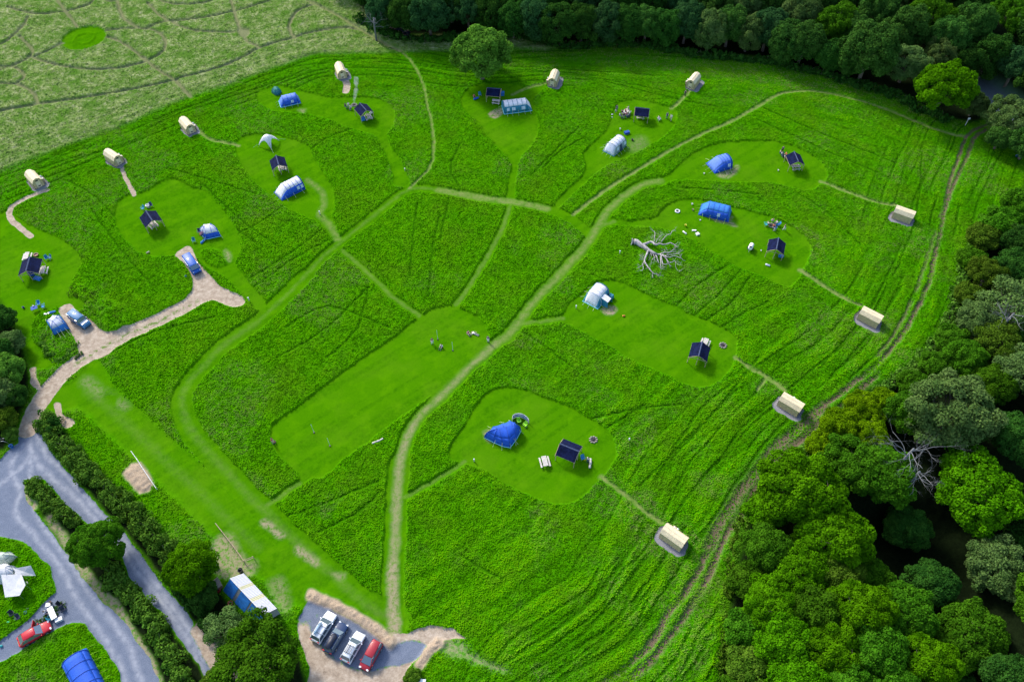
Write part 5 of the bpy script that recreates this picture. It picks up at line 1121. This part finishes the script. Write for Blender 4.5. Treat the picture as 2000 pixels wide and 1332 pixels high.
for f0, f1 in ((0, .26), (.34, .62), (.66, 1)):
    m = MB(); m.add([tuple(RA.lerp(RD, f0)-Vector((0, 0, .1))), tuple(RA.lerp(RD, f1)-Vector((0, 0, .1))), tuple(LA.lerp(LD, f1)), tuple(LA.lerp(LD, f0))], [(0, 1, 2, 3)]); solid(m.build('blue_panel', bluep, ts), .05)
for f0, f1 in ((.26, .34), (.62, .66)):
    m = MB(); m.add([tuple(RA.lerp(RD, f0)-Vector((0, 0, .16))), tuple(RA.lerp(RD, f1)-Vector((0, 0, .16))), tuple(LA.lerp(LD, f1)-Vector((0, 0, .06))), tuple(LA.lerp(LD, f0)-Vector((0, 0, .06)))], [(0, 1, 2, 3)]); solid(m.build('grey_panel', paint('grey_panel', (.16, .18, .18), .6), ts), .05)
for p, q in ((RB, RC), (RC, RD), (RA, RB)):
    m = MB(); z = -.08; m.add([(p.x*.97, p.y*.97, p.z+z), (q.x*.97, q.y*.97, q.z+z), (q.x*.97, q.y*.97, 0), (p.x*.97, p.y*.97, 0)], [(0, 1, 2, 3)]); solid(m.build('wall', paint('shed_wall', (.30, .33, .36), .6), ts), .05)
m = MB(); m.tube([RA+Vector((0, 0, -.03)), RD+Vector((0, 0, -.03))], .06, 6); m.build('gutter', white, ts)
t = thing('log_store', 'low grey roofed store left of the shed with a pale front board', 'store', G(421,1147)); c1 = t.location
Q = [G(406.8,1142.5,1.3)-c1, G(425.3,1127,1.3)-c1, G(433.8,1143,1.1)-c1, G(418,1153,1.1)-c1]
m = MB(); m.add([tuple(p) for p in Q], [(0, 1, 2, 3)]); solid(m.build('roof', paint('store_roof', (.22, .19, .16), .8), t), .05)
m = MB(); m.tube([Q[0]+Vector((0, 0, .06)), Q[1]+Vector((0, 0, .06))], .07, 5); m.build('front_board', timber, t)
for i in range(4):
    p, q = Q[i], Q[(i+1) % 4]; m = MB(); m.add([(p.x*.95, p.y*.95, p.z-.05), (q.x*.95, q.y*.95, q.z-.05), (q.x*.95, q.y*.95, 0), (p.x*.95, p.y*.95, 0)], [(0, 1, 2, 3)]); solid(m.build('wall', timber_d, t), .04)
redp = paint('red_fuel_can', (.5, .03, .03), .5)
tub(428,1154,.35,.7,redp,'red drum between the low store and the shed','drum','drum'); tub(452,1180,.35,.6,paint('rust', (.35,.10,.05), .8),'rusty drum under the blue side of the shed','drum','drum')
tub(471.5,1117,.35,.8,black,'black barrel at the top corner of the shed','barrel','barrel'); tub(424,1107,.25,.6,white,'white container in the weedy yard by the bright tree','container','container')
# fence, white rail, metal frame
def rail_fence(px, h, mat, lb, rails=2, nm='fence', r=.05):
    P = [G(*p) for p in px]; t = thing(nm, lb, 'fence', P[0])
    for p in P: q = p-P[0]; line(t, 'post', (q.x, q.y, 0), (q.x, q.y, h), r*1.3, mat, 5)
    for k in range(rails):
        for a, b in zip(P[:-1], P[1:]):
            a_, b_ = a-P[0], b-P[0]; z = h*(1-.42*k)-.05; line(t, 'rail', (a_.x, a_.y, z), (b_.x, b_.y, z), r, mat, 4)
    return t
rail_fence([(424.5,1027),(433,1038),(442.7,1050),(454,1065),(466,1081),(479,1099.6),(497,1091.8)], 1.0, timber, 'pale broken timber fence round the weedy yard above the shed')
rail_fence([(260.4,887),(272,903),(284,922),(297,941),(308.6,958)], 1.0, white, 'long white rail beside the gravel heap', 1, 'rail', .045)
t = thing('metal_frame', 'curved grey metal frame at the left edge above the grey road', 'metal frame', G(8,862))
for k in range(3):
    m = MB(); m.tube([(-.9+1.9*math.sin(a*.314/2)+0*k, -.5+.5*k, 1.0*math.sin(a*.314)) for a in range(11)], .045, 5); m.build('hoop', steel, t)
line(t, 'rail', (-.9, -.5, .6), (-.9, .5, .6), .04, steel); tub(24,873.5,.3,.6,skyb,'shiny blue barrel at the left edge of the grey road junction','barrel','barrel')

# silage bales
wrap = paint('black_wrap', (.006, .009, .028), .28, var=.3, coat=.3); rs = random.Random(5); pb = None
for i in range(11):
    for k in range(2):
        f = i/10; u = 742+52*f+(4 if k else 0)-2; v = 50+24*f+(-4.5 if k else 3.5)
        if pb is None:
            pb = thing('silage_bale', '', 'bale'); m = MB(); m.rings([[(x, r_*math.cos(a*.5236), .6+r_*math.sin(a*.5236)) for a in range(12)] for x, r_ in ((-.62, .35), (-.6, .56), (-.5, .62), (.5, .62), (.6, .56), (.62, .35))]); m.build('wrapping', wrap, pb, True); o = pb
        else: o = copy_tree(pb)
        o.location = G(u, v)+Vector((rs.uniform(-.2, .2), rs.uniform(-.2, .2), 0)); o.rotation_euler = (0, 0, rs.uniform(.6, 1.3)); tag(o, 'black plastic wrapped bale in the double row beside the far wood', 'bale', 'black wrapped bales by the far wood')

# --- bottom left camp by the red car
table(106,1200,2.0,.75,.75,R(-52),white,'white folding table on the gravel ahead of the red car')
chair(120,1182,(.01,.012,.02),'black chair right of the white table, further from the car',1.2); chair(125.5,1192,(.02,.03,.06),'dark chair right of the white table, nearer the drive',.8); chair(101,1208,(.01,.20,.30),'teal camp chair below the white table',2.5)
chair(26,1200,(.01,.015,.04),'black and white recliner on the grass behind the red car, left one',.9); chair(37,1208,(.02,.03,.07),'black and white recliner on the grass behind the red car, right one',.4)
box_item(117,1211,(.9,.5,.5),white,'white cool box at the lower end of the white table','cool_box','cool box',R(30)); box_item(98,1183,(.7,.5,.6),white,'white box at the upper end of the white table','storage_box','box',.2)
tub(55,1190,.2,.3,black,'small black pot on the grass, upper of two behind the red car'); tub(51,1197,.22,.3,blued,'small dark blue pot on the grass, lower of two behind the red car'); tub(52.5,1140,.25,.25,pale2,'round white bowl beside the awning of the white tent','bowl','bowl')
bag(17,1216,.5,.18,paint('green_toy', (.02,.55,.25), .5),'small green bag in the grass left of the red car',.2); bag(93,1146,.9,.12,offg,'pale sack lying near the edge of the drive',.1); bag(72,1148,.5,.1,offw,'small white scrap-like bag near the white tent',.8)
bag(3,1262,.4,.16,paint('turq', (.02,.4,.4), .5),'turquoise bag at the left end of the red car parking bay',.3)
# ================================================================== VEHICLES
def carpaint(name, c): return paint(name, c, .45, .0, .04, 2, coat=.06, spec=.3)
redl = paint('red_lamp', (.55, .02, .02), .3); lampw = paint('head_lamp', (.75, .78, .8), .15)
def car(u1, u2, L, W, H, body, label, kind='suv', name='parked_car', cat='car', zref=.8, extras=()):
    """u1 = pixel of the tail, u2 = pixel of the nose (at mid height); local +X is forward"""
    A_, B_ = G(*u1, zref), G(*u2, zref); c = (A_+B_)/2; rz = math.atan2((B_-A_).y, (B_-A_).x)
    t = thing(name, label, cat, (c.x, c.y, 0), rz, scale=(.94, .94, .94)); h = L/2; hw_ = W/2
    van = kind in ('van', 'box')
    if kind == 'van':   belt = .62*H; prof = [(-1, .97, .86), (-.97, 1, 1.0), (-.5, 1, 1.), (.45, 1, 1.), (.80, .99, .86), (.95, .95, .78), (1, .84, .64)]; cab = (-.985, .84, -.96, .62)
    elif kind == 'box': belt = .60*H; prof = [(-1, .98, .92), (-.97, 1, 1.0), (.2, 1, 1.), (.45, .98, .96), (.90, .94, .92), (.98, .90, .84), (1, .86, .6)]; cab = (-.97, .50, -.95, .38)
    elif kind == 'mpv': belt = .60*H; prof = [(-1, .90, .80), (-.96, .97, 1.0), (-.3, 1, 1.), (.3, 1, 1.0), (.62, .98, .92), (.90, .90, .76), (1, .70, .58)]; cab = (-.97, .66, -.90, .22)
    elif kind == 'hatch': belt = .62*H; prof = [(-1, .84, .78), (-.93, .95, .98), (-.3, 1, 1.), (.25, 1, 1.), (.5, .98, .94), (.86, .90, .82), (.97, .78, .66), (1, .66, .5)]; cab = (-.90, .48, -.62, .14)
    else:               belt = .60*H; prof = [(-1, .86, .82), (-.95, .96, 1.0), (-.3, 1, 1.), (.25, 1, 1.), (.5, .98, .96), (.86, .92, .86), (.97, .80, .72), (1, .70, .54)]; cab = (-.93, .48, -.78, .16)
    R_ = []
    for x, wq, zq in prof:
        z = belt*zq; w_ = hw_*wq
        R_.append([(x*h, -w_*.90, .22), (x*h, -w_, .42), (x*h, -w_, z*.80), (x*h, -w_*.93, z*.97), (x*h, -w_*.60, z+.03), (x*h, 0, z+.05), (x*h, w_*.60, z+.03), (x*h, w_*.93, z*.97), (x*h, w_, z*.80), (x*h, w_, .42), (x*h, w_*.90, .22)])
    m = MB(); m.rings(R_); bo = m.build('body', body, t, True)
    b_ = bo.modifiers.new('b', 'BEVEL'); b_.width = .03; b_.segments = 2; b_.limit_method = 'ANGLE'
    x0, x1, r0, r1 = [q*h for q in cab]; gl = glass(); wb_ = hw_*.93; wt = hw_*(.88 if van else .74); zt = H-.05
    # greenhouse as separate panes
    def pane(nm, vs, mat=gl):
        m = MB(); m.add(vs, [(0, 1, 2, 3)]); return solid(m.build(nm, mat, t), .03)
    pane('windscreen', [(x1, -wb_*.9, belt), (x1, wb_*.9, belt), (r1, wt*.93, zt), (r1, -wt*.93, zt)])
    pane('rear_window', [(x0, -wb_*.88, belt), (x0, wb_*.88, belt), (r0, wt*.92, zt), (r0, -wt*.92, zt)])
    for s in (-1, 1):
        n_ = 3; 
        for i in range(n_):
            f0, f1 = i/n_+.012, (i+1)/n_-.012
            pane('side_window', [(x0+(x1-x0)*f0, s*wb_, belt), (x0+(x1-x0)*f1, s*wb_, belt), (r0+(r1-r0)*f1, s*wt, zt), (r0+(r1-r0)*f0, s*wt, zt)], body if (kind == 'van' and i < 2) else gl)
        m = MB(); 
        for f in (0, 1/3, 2/3, 1): m.tube([(x0+(x1-x0)*f, s*wb_*.99, belt-.02), (r0+(r1-r0)*f, s*wt*.99, zt)], .045, 5)
        m.build('pillars', body, t)
        m = MB(); m.box((x1-.25, s*(hw_+.08), belt+.02), (.14, .2, .14)); m.build('mirror', body, t)
        for nm, x in (('headlight', h*.93), ('taillight', -h*.965)):
            m = MB(); m.box((x, s*hw_*.66, belt*(.72 if x > 0 else .85)), (.22 if x > 0 else .12, .34, .16 if x > 0 else .32), rz=-s*.35 if x > 0 else 0); m.build(nm, lampw if x > 0 else redl, t)
        for x in (-h*.60, h*.62):
            m = MB(); m.tube([(x, s*(hw_-.20), .33), (x, s*(hw_+.01), .33)], .34, 14); wh = m.build('wheel', rubber, t)
            m = MB(); m.tube([(x, s*(hw_-.02), .33), (x, s*(hw_+.03), .33)], .20, 10); m.build('rim', rimm, wh)
    m = MB(); rr = []
    for x, q, dz in ((r0-.02, .90, -.03), (r0+.12, .97, .02), ((r0+r1)/2, 1., .05), (r1-.15, .98, .03), (r1+.02, .92, -.03)):
        w_ = wt*q; rr.append([(x, -w_-.03, zt-.04+dz), (x, -w_*.85, zt+.03+dz), (x, 0, zt+.06+dz), (x, w_*.85, zt+.03+dz), (x, w_+.03, zt-.04+dz), (x, 0, zt-.04+dz)])
    m.rings(rr); m.build('roof', body, t, True)
    m = MB(); m.box((h*.99, 0, .42), (.08, W*.7, .22)); m.build('bumper', black, t); m = MB(); m.box((-h*.995, 0, .42), (.08, W*.7, .22)); m.build('bumper', black, t)
    m = MB(); m.box((-h*1.0-.03, 0, .62), (.02, .5, .11)); m.build('number_plate', paint('plate', (.7, .6, .1), .4), t)
    ztop = H+.06
    if 'bars' in extras or 'box' in extras or 'bikes' in extras:
        for x in (r0+(r1-r0)*.25, r0+(r1-r0)*.75): line(t, 'roof_bar', (x, -wt, ztop+.06), (x, wt, ztop+.06), .025, black)
        for s in (-1, 1): line(t, 'roof_rail', (r0+.1, s*wt*.95, ztop+.0), (r1-.1, s*wt*.95, ztop+.0), .025, steel)
    return t, (r0, r1, wt, ztop)
t, e = car((617,1247),(646,1200),4.7,1.88,1.66,carpaint('white_car', (.75,.77,.80)),'white car in the car park, leftmost of the four','suv',extras=('bars',))
m = MB(); m.tube([(e[0]+.1, .28, e[3]+.16), (e[0]+.4, .28, e[3]+.2), (0, .28, e[3]+.2), (e[1]-.5, .28, e[3]+.2), (e[1]-.1, .28, e[3]+.14)], [.08, .2, .22, .2, .08], 8); m.build('roof_pod', paint('silver_blue', (.25,.36,.48), .35), t, True)
t, e = car((641,1268),(669,1220),4.7,1.84,1.5,carpaint('navy_car', (.012,.035,.10)),'dark blue estate car with roof box, second from left in the car park','suv',extras=('bars',))
m = MB(); m.rings([[(x, y*q, e[3]+.06+z*q2) for y, z in ((-.38, 0), (-.42, .14), (-.3, .3), (.3, .3), (.42, .14), (.38, 0))] for x, q, q2 in ((e[0]-.25, .6, .4), (e[0]-.1, .9, .9), (0, 1, 1), (e[1]-.35, .85, .9), (e[1]-.1, .4, .4))]); m.build('roof_box', paint('roof_box_black', (.008,.012,.03), .5), t, True)
t, e = car((675,1287),(703,1238),4.5,1.84,1.62,carpaint('silver_car', (.60,.64,.70)),'silver car with bike racks on its roof, between the dark blue and red cars','suv',extras=('bars',))
for y in (-.3, .1, .4):
    m = MB(); m.box(((e[0]+e[1])/2, y, e[3]+.12), (1.3, .08, .05)); m.build('bike_rack', black, t)
t, e = car((737,1255),(711,1303),4.3,1.80,1.72,carpaint('red_mpv', (.30,.022,.035)),'dark red people carrier facing down, rightmost in the car park','mpv')
t, e = car((42,1250),(90,1222),4.6,1.82,1.45,carpaint('red_car', (.42,.010,.025)),'red hatchback with one door open, on the gravel bay at bottom left','hatch')
m = MB(); m.box((0, 0, 0), (1.05, .07, .75)); d_ = m.build('open_door', carpaint('red_car', (.42,.010,.025)), t); d_.location = (.25, 1.42, .72); d_.rotation_euler = (0, 0, R(62))
t, e = car((364,500),(385,530),4.95,1.92,1.98,carpaint('blue_van', (.008,.085,.40)),'blue campervan parked on the pale turning area','van','parked_van','van',1.0)
line(t, 'awning_rail', (-1.6, -.98, 1.95), (1.0, -.98, 1.95), .06, white)
t, e = car((135,610),(173,636),4.75,1.85,1.95,carpaint('steel_blue_car', (.03,.14,.30)),'boxy steel blue car parked beside the sky blue tent','box','parked_car','car',1.0)
m = MB(); m.tube([(-2.38, .3, 1.0), (-2.55, .3, 1.0)], .36, 14); m.build('spare_wheel', rubber, t); m = MB(); m.box((1.45, 0, 1.22), (1.0, 1.3, .04)); m.build('bonnet_panel', paint('pale_bonnet', (.55,.60,.66), .3), t)
car((808,1382),(820,1330),4.5,1.82,1.5,carpaint('white_car', (.75,.77,.80)),'white car mostly cut off by the bottom edge of the photo','hatch')

# ================================================================== PEOPLE
skin = paint('skin', (.52, .34, .25), .6); hairm = paint('brown_hair', (.06, .035, .02), .8); shoes = paint('dark_shoes', (.03, .03, .035), .6)
def skin_mesh(name, verts, edges, radii, mat, sub=1):
    me = bpy.data.meshes.new(name); me.from_pydata(verts, edges, []); me.update()
    o = bpy.data.objects.new(name, me); col.objects.link(o)
    md = o.modifiers.new('s', 'SKIN'); md.use_smooth_shade = True
    for v_, r in zip(me.skin_vertices[0].data, radii): v_.radius = (r, r)
    me.skin_vertices[0].data[0].use_root = True
    sb = o.modifiers.new('u', 'SUBSURF'); sb.levels = sub; sb.render_levels = sub
    dg = bpy.context.evaluated_depsgraph_get(); ev = o.evaluated_get(dg); out = bpy.data.meshes.new_from_object(ev)
    bpy.data.objects.remove(o); out.materials.clear(); out.materials.append(mat); out.name = name; return out
def joints(pose):
    J = dict(pelvis=(0, 0, .95), waist=(0, .01, 1.10), chest=(0, .02, 1.33), neck=(0, .01, 1.49), head=(0, -.01, 1.60), crown=(0, 0, 1.72))
    for s, k in ((-1, 'L'), (1, 'R')):
        J.update({'sh'+k: (s*.19, .02, 1.42), 'el'+k: (s*.25, .03, 1.15), 'wr'+k: (s*.24, -.06, .92), 'hp'+k: (s*.10, 0, .90), 'kn'+k: (s*.12, -.02, .50), 'an'+k: (s*.12, .03, .09), 'to'+k: (s*.14, -.15, .04)})
    if pose == 'walk': J.update(knR=(.12, -.18, .52), anR=(.12, -.22, .1), toR=(.12, -.40, .08), anL=(-.12, .28, .14), toL=(-.12, .14, .04), knL=(-.12, .06, .50), wrL=(-.22, -.30, 1.02), wrR=(.24, .18, .95))
    if pose == 'point': J.update(elR=(.33, -.2, 1.32), wrR=(.36, -.45, 1.36))
    if pose == 'sit':
        d = -.47
        for k in ('pelvis', 'waist', 'chest', 'neck', 'head', 'crown', 'shL', 'shR', 'elL', 'elR'): J[k] = (J[k][0], J[k][1]+.0, J[k][2]+d)
        for s, k in ((-1, 'L'), (1, 'R')): J.update({'hp'+k: (s*.10, 0, .47), 'kn'+k: (s*.15, -.43, .50), 'an'+k: (s*.14, -.46, .09), 'to'+k: (s*.15, -.64, .04), 'wr'+k: (s*.16, -.30, .60), 'el'+k: (s*.26, -.06, .70)})
    if pose == 'floor':
        d = -.84
        for k in ('pelvis', 'waist', 'chest', 'neck', 'head', 'crown', 'shL', 'shR'): J[k] = (J[k][0], J[k][1], J[k][2]+d)
        for s, k in ((-1, 'L'), (1, 'R')): J.update({'hp'+k: (s*.10, -.02, .11), 'kn'+k: (s*.2, -.40, .36), 'an'+k: (s*.14, -.68, .08), 'to'+k: (s*.15, -.86, .05), 'wr'+k: (s*.18, -.34, .42), 'el'+k: (s*.27, -.06, .38)})
    if pose == 'lie':
        J = {k: (p[0], p[2]-.9, .16+p[1]*.4) for k, p in J.items()}; J['head'] = (0, .72, .18); J['crown'] = (0, .84, .18)
        J['elL'] = (-.38, .35, .12); J['wrL'] = (-.42, .58, .10); J['elR'] = (.38, .3, .12); J['wrR'] = (.45, .08, .10)
    return J
BODY = {}
def body(pose):
    if pose in BODY: return BODY[pose]
    J = joints(pose); V = {}; vs = []; ed = []; rad = []
    def add(k, p, r, par=None):
        V[k] = len(vs); vs.append(tuple(p)); rad.append(r)
        if par is not None: ed.append((V[par], V[k]))
    add('pelvis', J['pelvis'], .12); add('waist', J['waist'], .11, 'pelvis'); add('chest', J['chest'], .135, 'waist'); add('neck', J['neck'], .055, 'chest'); add('head', J['head'], .088, 'neck'); add('crown', J['crown'], .075, 'head')
    hd = Vector(J['head']); f = Vector((0, -1, 0)) if pose != 'lie' else Vector((0, 0, 1)); up_ = (Vector(J['crown'])-hd).normalized()
    add('nose', hd+f*.115, .016, 'head')
    for s in (-1, 1): add('ear%d' % s, hd+Vector((s*.095, 0, 0)), .02, 'head')
    for k in 'LR':
        add('sh'+k, J['sh'+k], .062, 'chest'); add('el'+k, J['el'+k], .044, 'sh'+k); add('wr'+k, J['wr'+k], .028, 'el'+k)
        w_, e_ = Vector(J['wr'+k]), Vector(J['el'+k]); d = (w_-e_).normalized(); sd = d.cross(f if abs(d.dot(f)) < .9 else Vector((0, 0, 1))).normalized(); s = 1 if k == 'R' else -1
        add('pm'+k, w_+d*.07, .034, 'wr'+k)
        for i, ln in enumerate((.070, .082, .076, .060)):
            b_ = w_+d*.10+sd*(.030-.020*i); add('f%s%d' % (k, i), b_, .010, 'pm'+k); add('g%s%d' % (k, i), b_+d*ln*.55, .009, 'f%s%d' % (k, i)); add('h%s%d' % (k, i), b_+d*ln*.9+f*.03, .008, 'g%s%d' % (k, i))
        add('t'+k, w_+d*.045+sd*.045, .011, 'wr'+k); add('u'+k, w_+d*.085+sd*.065, .009, 't'+k)
        add('hp'+k, J['hp'+k], .088, 'pelvis'); add('kn'+k, J['kn'+k], .058, 'hp'+k); add('an'+k, J['an'+k], .036, 'kn'+k); add('to'+k, J['to'+k], .034, 'an'+k)
    bm_ = skin_mesh('body', vs, ed, rad, skin)
    def part(nm, keys, links, rr, mat):
        return skin_mesh(nm, [J[k] for k in keys], [(keys.index(a), keys.index(b)) for a, b in links], rr, mat)
    sk_ = ['chest', 'waist', 'shL', 'shR', 'elL', 'elR', 'pelvis']
    Js = dict(J)
    for k in 'LR': Js['el'+k] = tuple(Vector(J['sh'+k]).lerp(Vector(J['el'+k]), .75))
    J = Js; shirt = part('shirt', sk_, [('chest', 'waist'), ('chest', 'shL'), ('chest', 'shR'), ('shL', 'elL'), ('shR', 'elR'), ('waist', 'pelvis')], [.155, .135, .078, .078, .060, .060, .135], skin)
    tr = part('trousers', ['pelvis', 'hpL', 'hpR', 'knL', 'knR', 'anL', 'anR'], [('pelvis', 'hpL'), ('pelvis', 'hpR'), ('hpL', 'knL'), ('hpR', 'knR'), ('knL', 'anL'), ('knR', 'anR')], [.140, .105, .105, .076, .076, .058, .058], skin)
    hv = []; m = MB(); c = hd+up_*.045-f*.02; m.sphere((0, 0, 0), (.105, .115, .10), 10, 5, -.35); q = up_.rotation_difference(Vector((0, 0, 1))).inverted()
    hair = MB(); hair.add([tuple(c+q @ Vector(p)) for p in m.v], m.f); hm = bpy.data.meshes.new('hair'); hm.from_pydata(hair.v, [], hair.f); hm.materials.append(hairm)
    sh = MB()
    for k in 'LR':
        a, b = Vector(J['an'+k]), Vector(J['to'+k]); sh.tube([a-(b-a)*.25, a, b, b+(b-a)*.15], [.04, .052, .048, .03], 7)
    sm_ = bpy.data.meshes.new('shoes'); sm_.from_pydata(sh.v, [], sh.f); sm_.materials.append(shoes)
    BODY[pose] = (bm_, shirt, tr, hm, sm_); return BODY[pose]
def person(u, v, pose, sh_, tr_, label, face=0., hair=None, scl=1., group=None, z=0.):
    t = thing('person', label, 'person', G(u, v)+Vector((0, 0, z)), R(face), group, (scl,)*3); B = body(pose)
    for nm, me, mt in (('body', B[0], None), ('shirt', B[1], fabric('cloth_%d_%d_%d' % tuple(int(x*99) for x in sh_), sh_, 0)), ('trousers', B[2], fabric('cloth_%d_%d_%d' % tuple(int(x*99) for x in tr_), tr_, 0)), ('hair', B[3], hair), ('shoes', B[4], None)):
        o = bpy.data.objects.new(nm, me); col.objects.link(o); o.parent = t
        if mt: o.material_slots[0].link = 'OBJECT'; o.material_slots[0].material = mt
    return t
W_ = (.72, .72, .74); BK = (.02, .02, .025); NV = (.02, .04, .14); RD = (.45, .03, .04); DN = (.05, .09, .20); GY = (.25, .26, .28); PK = (.65, .15, .30); MR = (.14, .02, .10); BG = (.5, .42, .32); OR = (.75, .18, .04)
fair = paint('fair_hair', (.40, .28, .12), .8)
person(844.5,672,'stand',BK,W_,'person in dark top standing on the games lawn',30); person(862.5,678,'floor',W_,NV,'person in white sitting on the games lawn',-20)
person(914,652,'floor',PK,BG,'person in pink sitting near the top of the games lawn',40); person(928,653,'lie',W_,GY,'person in white lying on the games lawn',60); person(953.5,668,'stand',NV,W_,'person standing in the grass strip beside the main path',-30)
person(534,866,'stand',RD,BG,'person in red at the lower left corner of the games lawn, left one',90); person(537.5,864,'floor',RD,GY,'small person in red at the lower left corner of the games lawn, right one',-90,scl=.75)
person(1337.5,188,'walk',BK,BK,'person in black walking on the path below the cream tent',180)
person(1204,218,'stand',NV,DN,'person in navy standing left of the crowd near the lawn edge',20); person(1202,221,'stand',W_,GY,'small child in white next to the person in navy',0,scl=.6)
G1 = 'people crowded round the table left of the shelter'
for u, v, p, a, b, f, lb in [(1210,229,'sit',W_,GY,60,'person in white seated at the left end of the crowd'),(1214.5,223,'sit',MR,BK,160,'person in maroon seated at the back left of the crowd'),(1218,229.5,'sit',BK,DN,-10,'person in black seated at the front of the crowd'),(1221,224,'stand',RD,BK,120,'person in dull red standing within the crowd'),(1223,228,'sit',PK,DN,20,'person in pink seated at the front right of the crowd'),(1228.5,229,'stand',W_,NV,-60,'person in white top and navy trousers at the right end of the crowd'),(1226,219,'walk',W_,BG,-120,'person all in pale clothes leaning in at the back of the crowd')]:
    person(u, v, p, a, b, lb, f, group=None)
bag(1195.5,225,.4,.15,white,'white ball-like bag on the lawn edge left of the crowd',.2); bag(1195.5,230,.3,.1,white,'smaller white bag below the other left of the crowd',.2)
person(1286,235,'sit',W_,W_,'person in white sitting on a recliner right of the crowd shelter',120); chair(1286.5,236,(.6,.6,.65),'white recliner right of the crowd shelter, a person on it',R(120))
person(1302,232,'stand',NV,DN,'person in blue standing right of the recliner',10); person(1310,236,'walk',W_,BG,'person in white walking, furthest right of the crowd shelter',-30)
box_item(1224,261,(1.1,.7,.5),blued,'dark blue box above the grey green tunnel tent','storage_box','box',.4); tub(1235,275,.25,.3,black,'black pot on the bare patch right of the grey green tent'); tub(1211,254,.15,.4,white,'small white jug above the grey green tent')
person(675,211,'sit',BK,NV,'person in black seated at the left of the smoking fire',60); person(681,209,'sit',W_,GY,'person in white seated at the smoking fire, second from the left',20); person(686,214,'sit',W_,DN,'person in white and blue seated nearest the smoking fire',-20)
person(926,193,'sit',RD,NV,'person in red top seated left of the shelter below the oak',30)
bag(930,194,1.3,.22,blue,'blue mat rolled beside the person in red top',.5)
person(709,229,'stand',NV,DN,'person in blue standing at the left front corner of the smoky fire shelter',0); person(397,464,'stand',PK,DN,'person in pink at the door of the small dome tent',20)
G3 = 'x'
for u, v, a, b, f, lb in [(1499,441,W_,BK,110,'person in white seated at the left of the campfire circle'),(1508,435,BG,GY,180,'person in beige seated at the back of the campfire circle'),(1516,439,W_,DN,-90,'person in pale blue and white seated at the right of the campfire circle'),(1510,446,OR,BK,0,'person in orange seated at the front of the campfire circle')]:
    person(u, v, 'sit', a, b, lb, f)
chair(1495,441,(.02,.40,.45),'turquoise chair at the left of the campfire circle',R(100)); chair(1519,441,(.03,.16,.55),'blue chair at the right of the campfire circle',R(-90)); chair(1513,448,(.02,.14,.50),'blue chair at the front of the campfire circle',0.)
person(1511.5,452,'walk',W_,W_,'small child in white below the campfire circle',40,scl=.65); person(1530.5,450,'walk',BK,W_,'person with dark top and pale trousers walking right of the campfire circle',60)
for u, v, p, a, b, f, lb in [(1523,302,'sit',GY,NV,100,'person in grey seated furthest left of the highest right-hand shelter'),(1527,298,'stand',NV,BK,180,'person in navy standing behind the seated ones left of the shelter'),(1526,305,'sit',W_,DN,40,'person in white seated among those left of the highest right-hand shelter'),(1534,306,'sit',OR,BK,-60,'person in orange right beside the highest right-hand shelter'),(1532,311,'sit',W_,BK,10,'person in white nearest the highest right-hand shelter')]:
    person(u, v, p, a, b, lb, f)
chair(1529,306,(.02,.05,.15),'dark blue chair among the people left of the highest right-hand shelter',.4)
person(1148,903,'stand',W_,NV,'person in white leaning over the end of the narrow bench',-40); tub(1142,899,.15,.3,yel,'small yellow jug beside the narrow bench')
person(104,1180,'sit',BK,GY,'person in black seated at the upper end of the white table',-60); person(92,1199,'sit',W_,DN,'person in pale top seated at the left side of the white table',100)
tub(1519.5,334,.15,.25,white,'tiny white pot on the lawn left of the highest right-hand shelter'); tub(1375,340,.15,.2,white,'tiny white pot left of the crumpled blue tent')

# ================================================================== SMOKE
sm, n = new_mat('wood_smoke'); tc = N(n, 'ShaderNodeTexCoord')
pv = N(n, 'ShaderNodeVolumePrincipled'); pv.inputs['Color'].default_value = (.85, .88, .92, 1)
n.links.new(math_(n, 'MULTIPLY', ramp(n, noise(n, tc.outputs['Object'], 1.4, 4), [(.30, (0, 0, 0)), (.62, (1, 1, 1))]), .55), pv.inputs['Density'])
o_ = N(n, 'ShaderNodeOutputMaterial'); n.links.new(pv.outputs[0], o_.inputs['Volume'])
c = G(692, 206); m = MB(); m.tube([(0, 0, .2), (.1, .15, 1.2), (.5, .5, 2.4), (.9, .9, 3.6), (1.0, 1.4, 4.8), (1.1, 2.2, 6.0)], [.12, .3, .42, .55, .6, .5], 12)
o = m.build('smoke', sm, None, True); o.location = c; tag(o, 'thin pale smoke rising from the camp fire', 'smoke', kind='stuff')
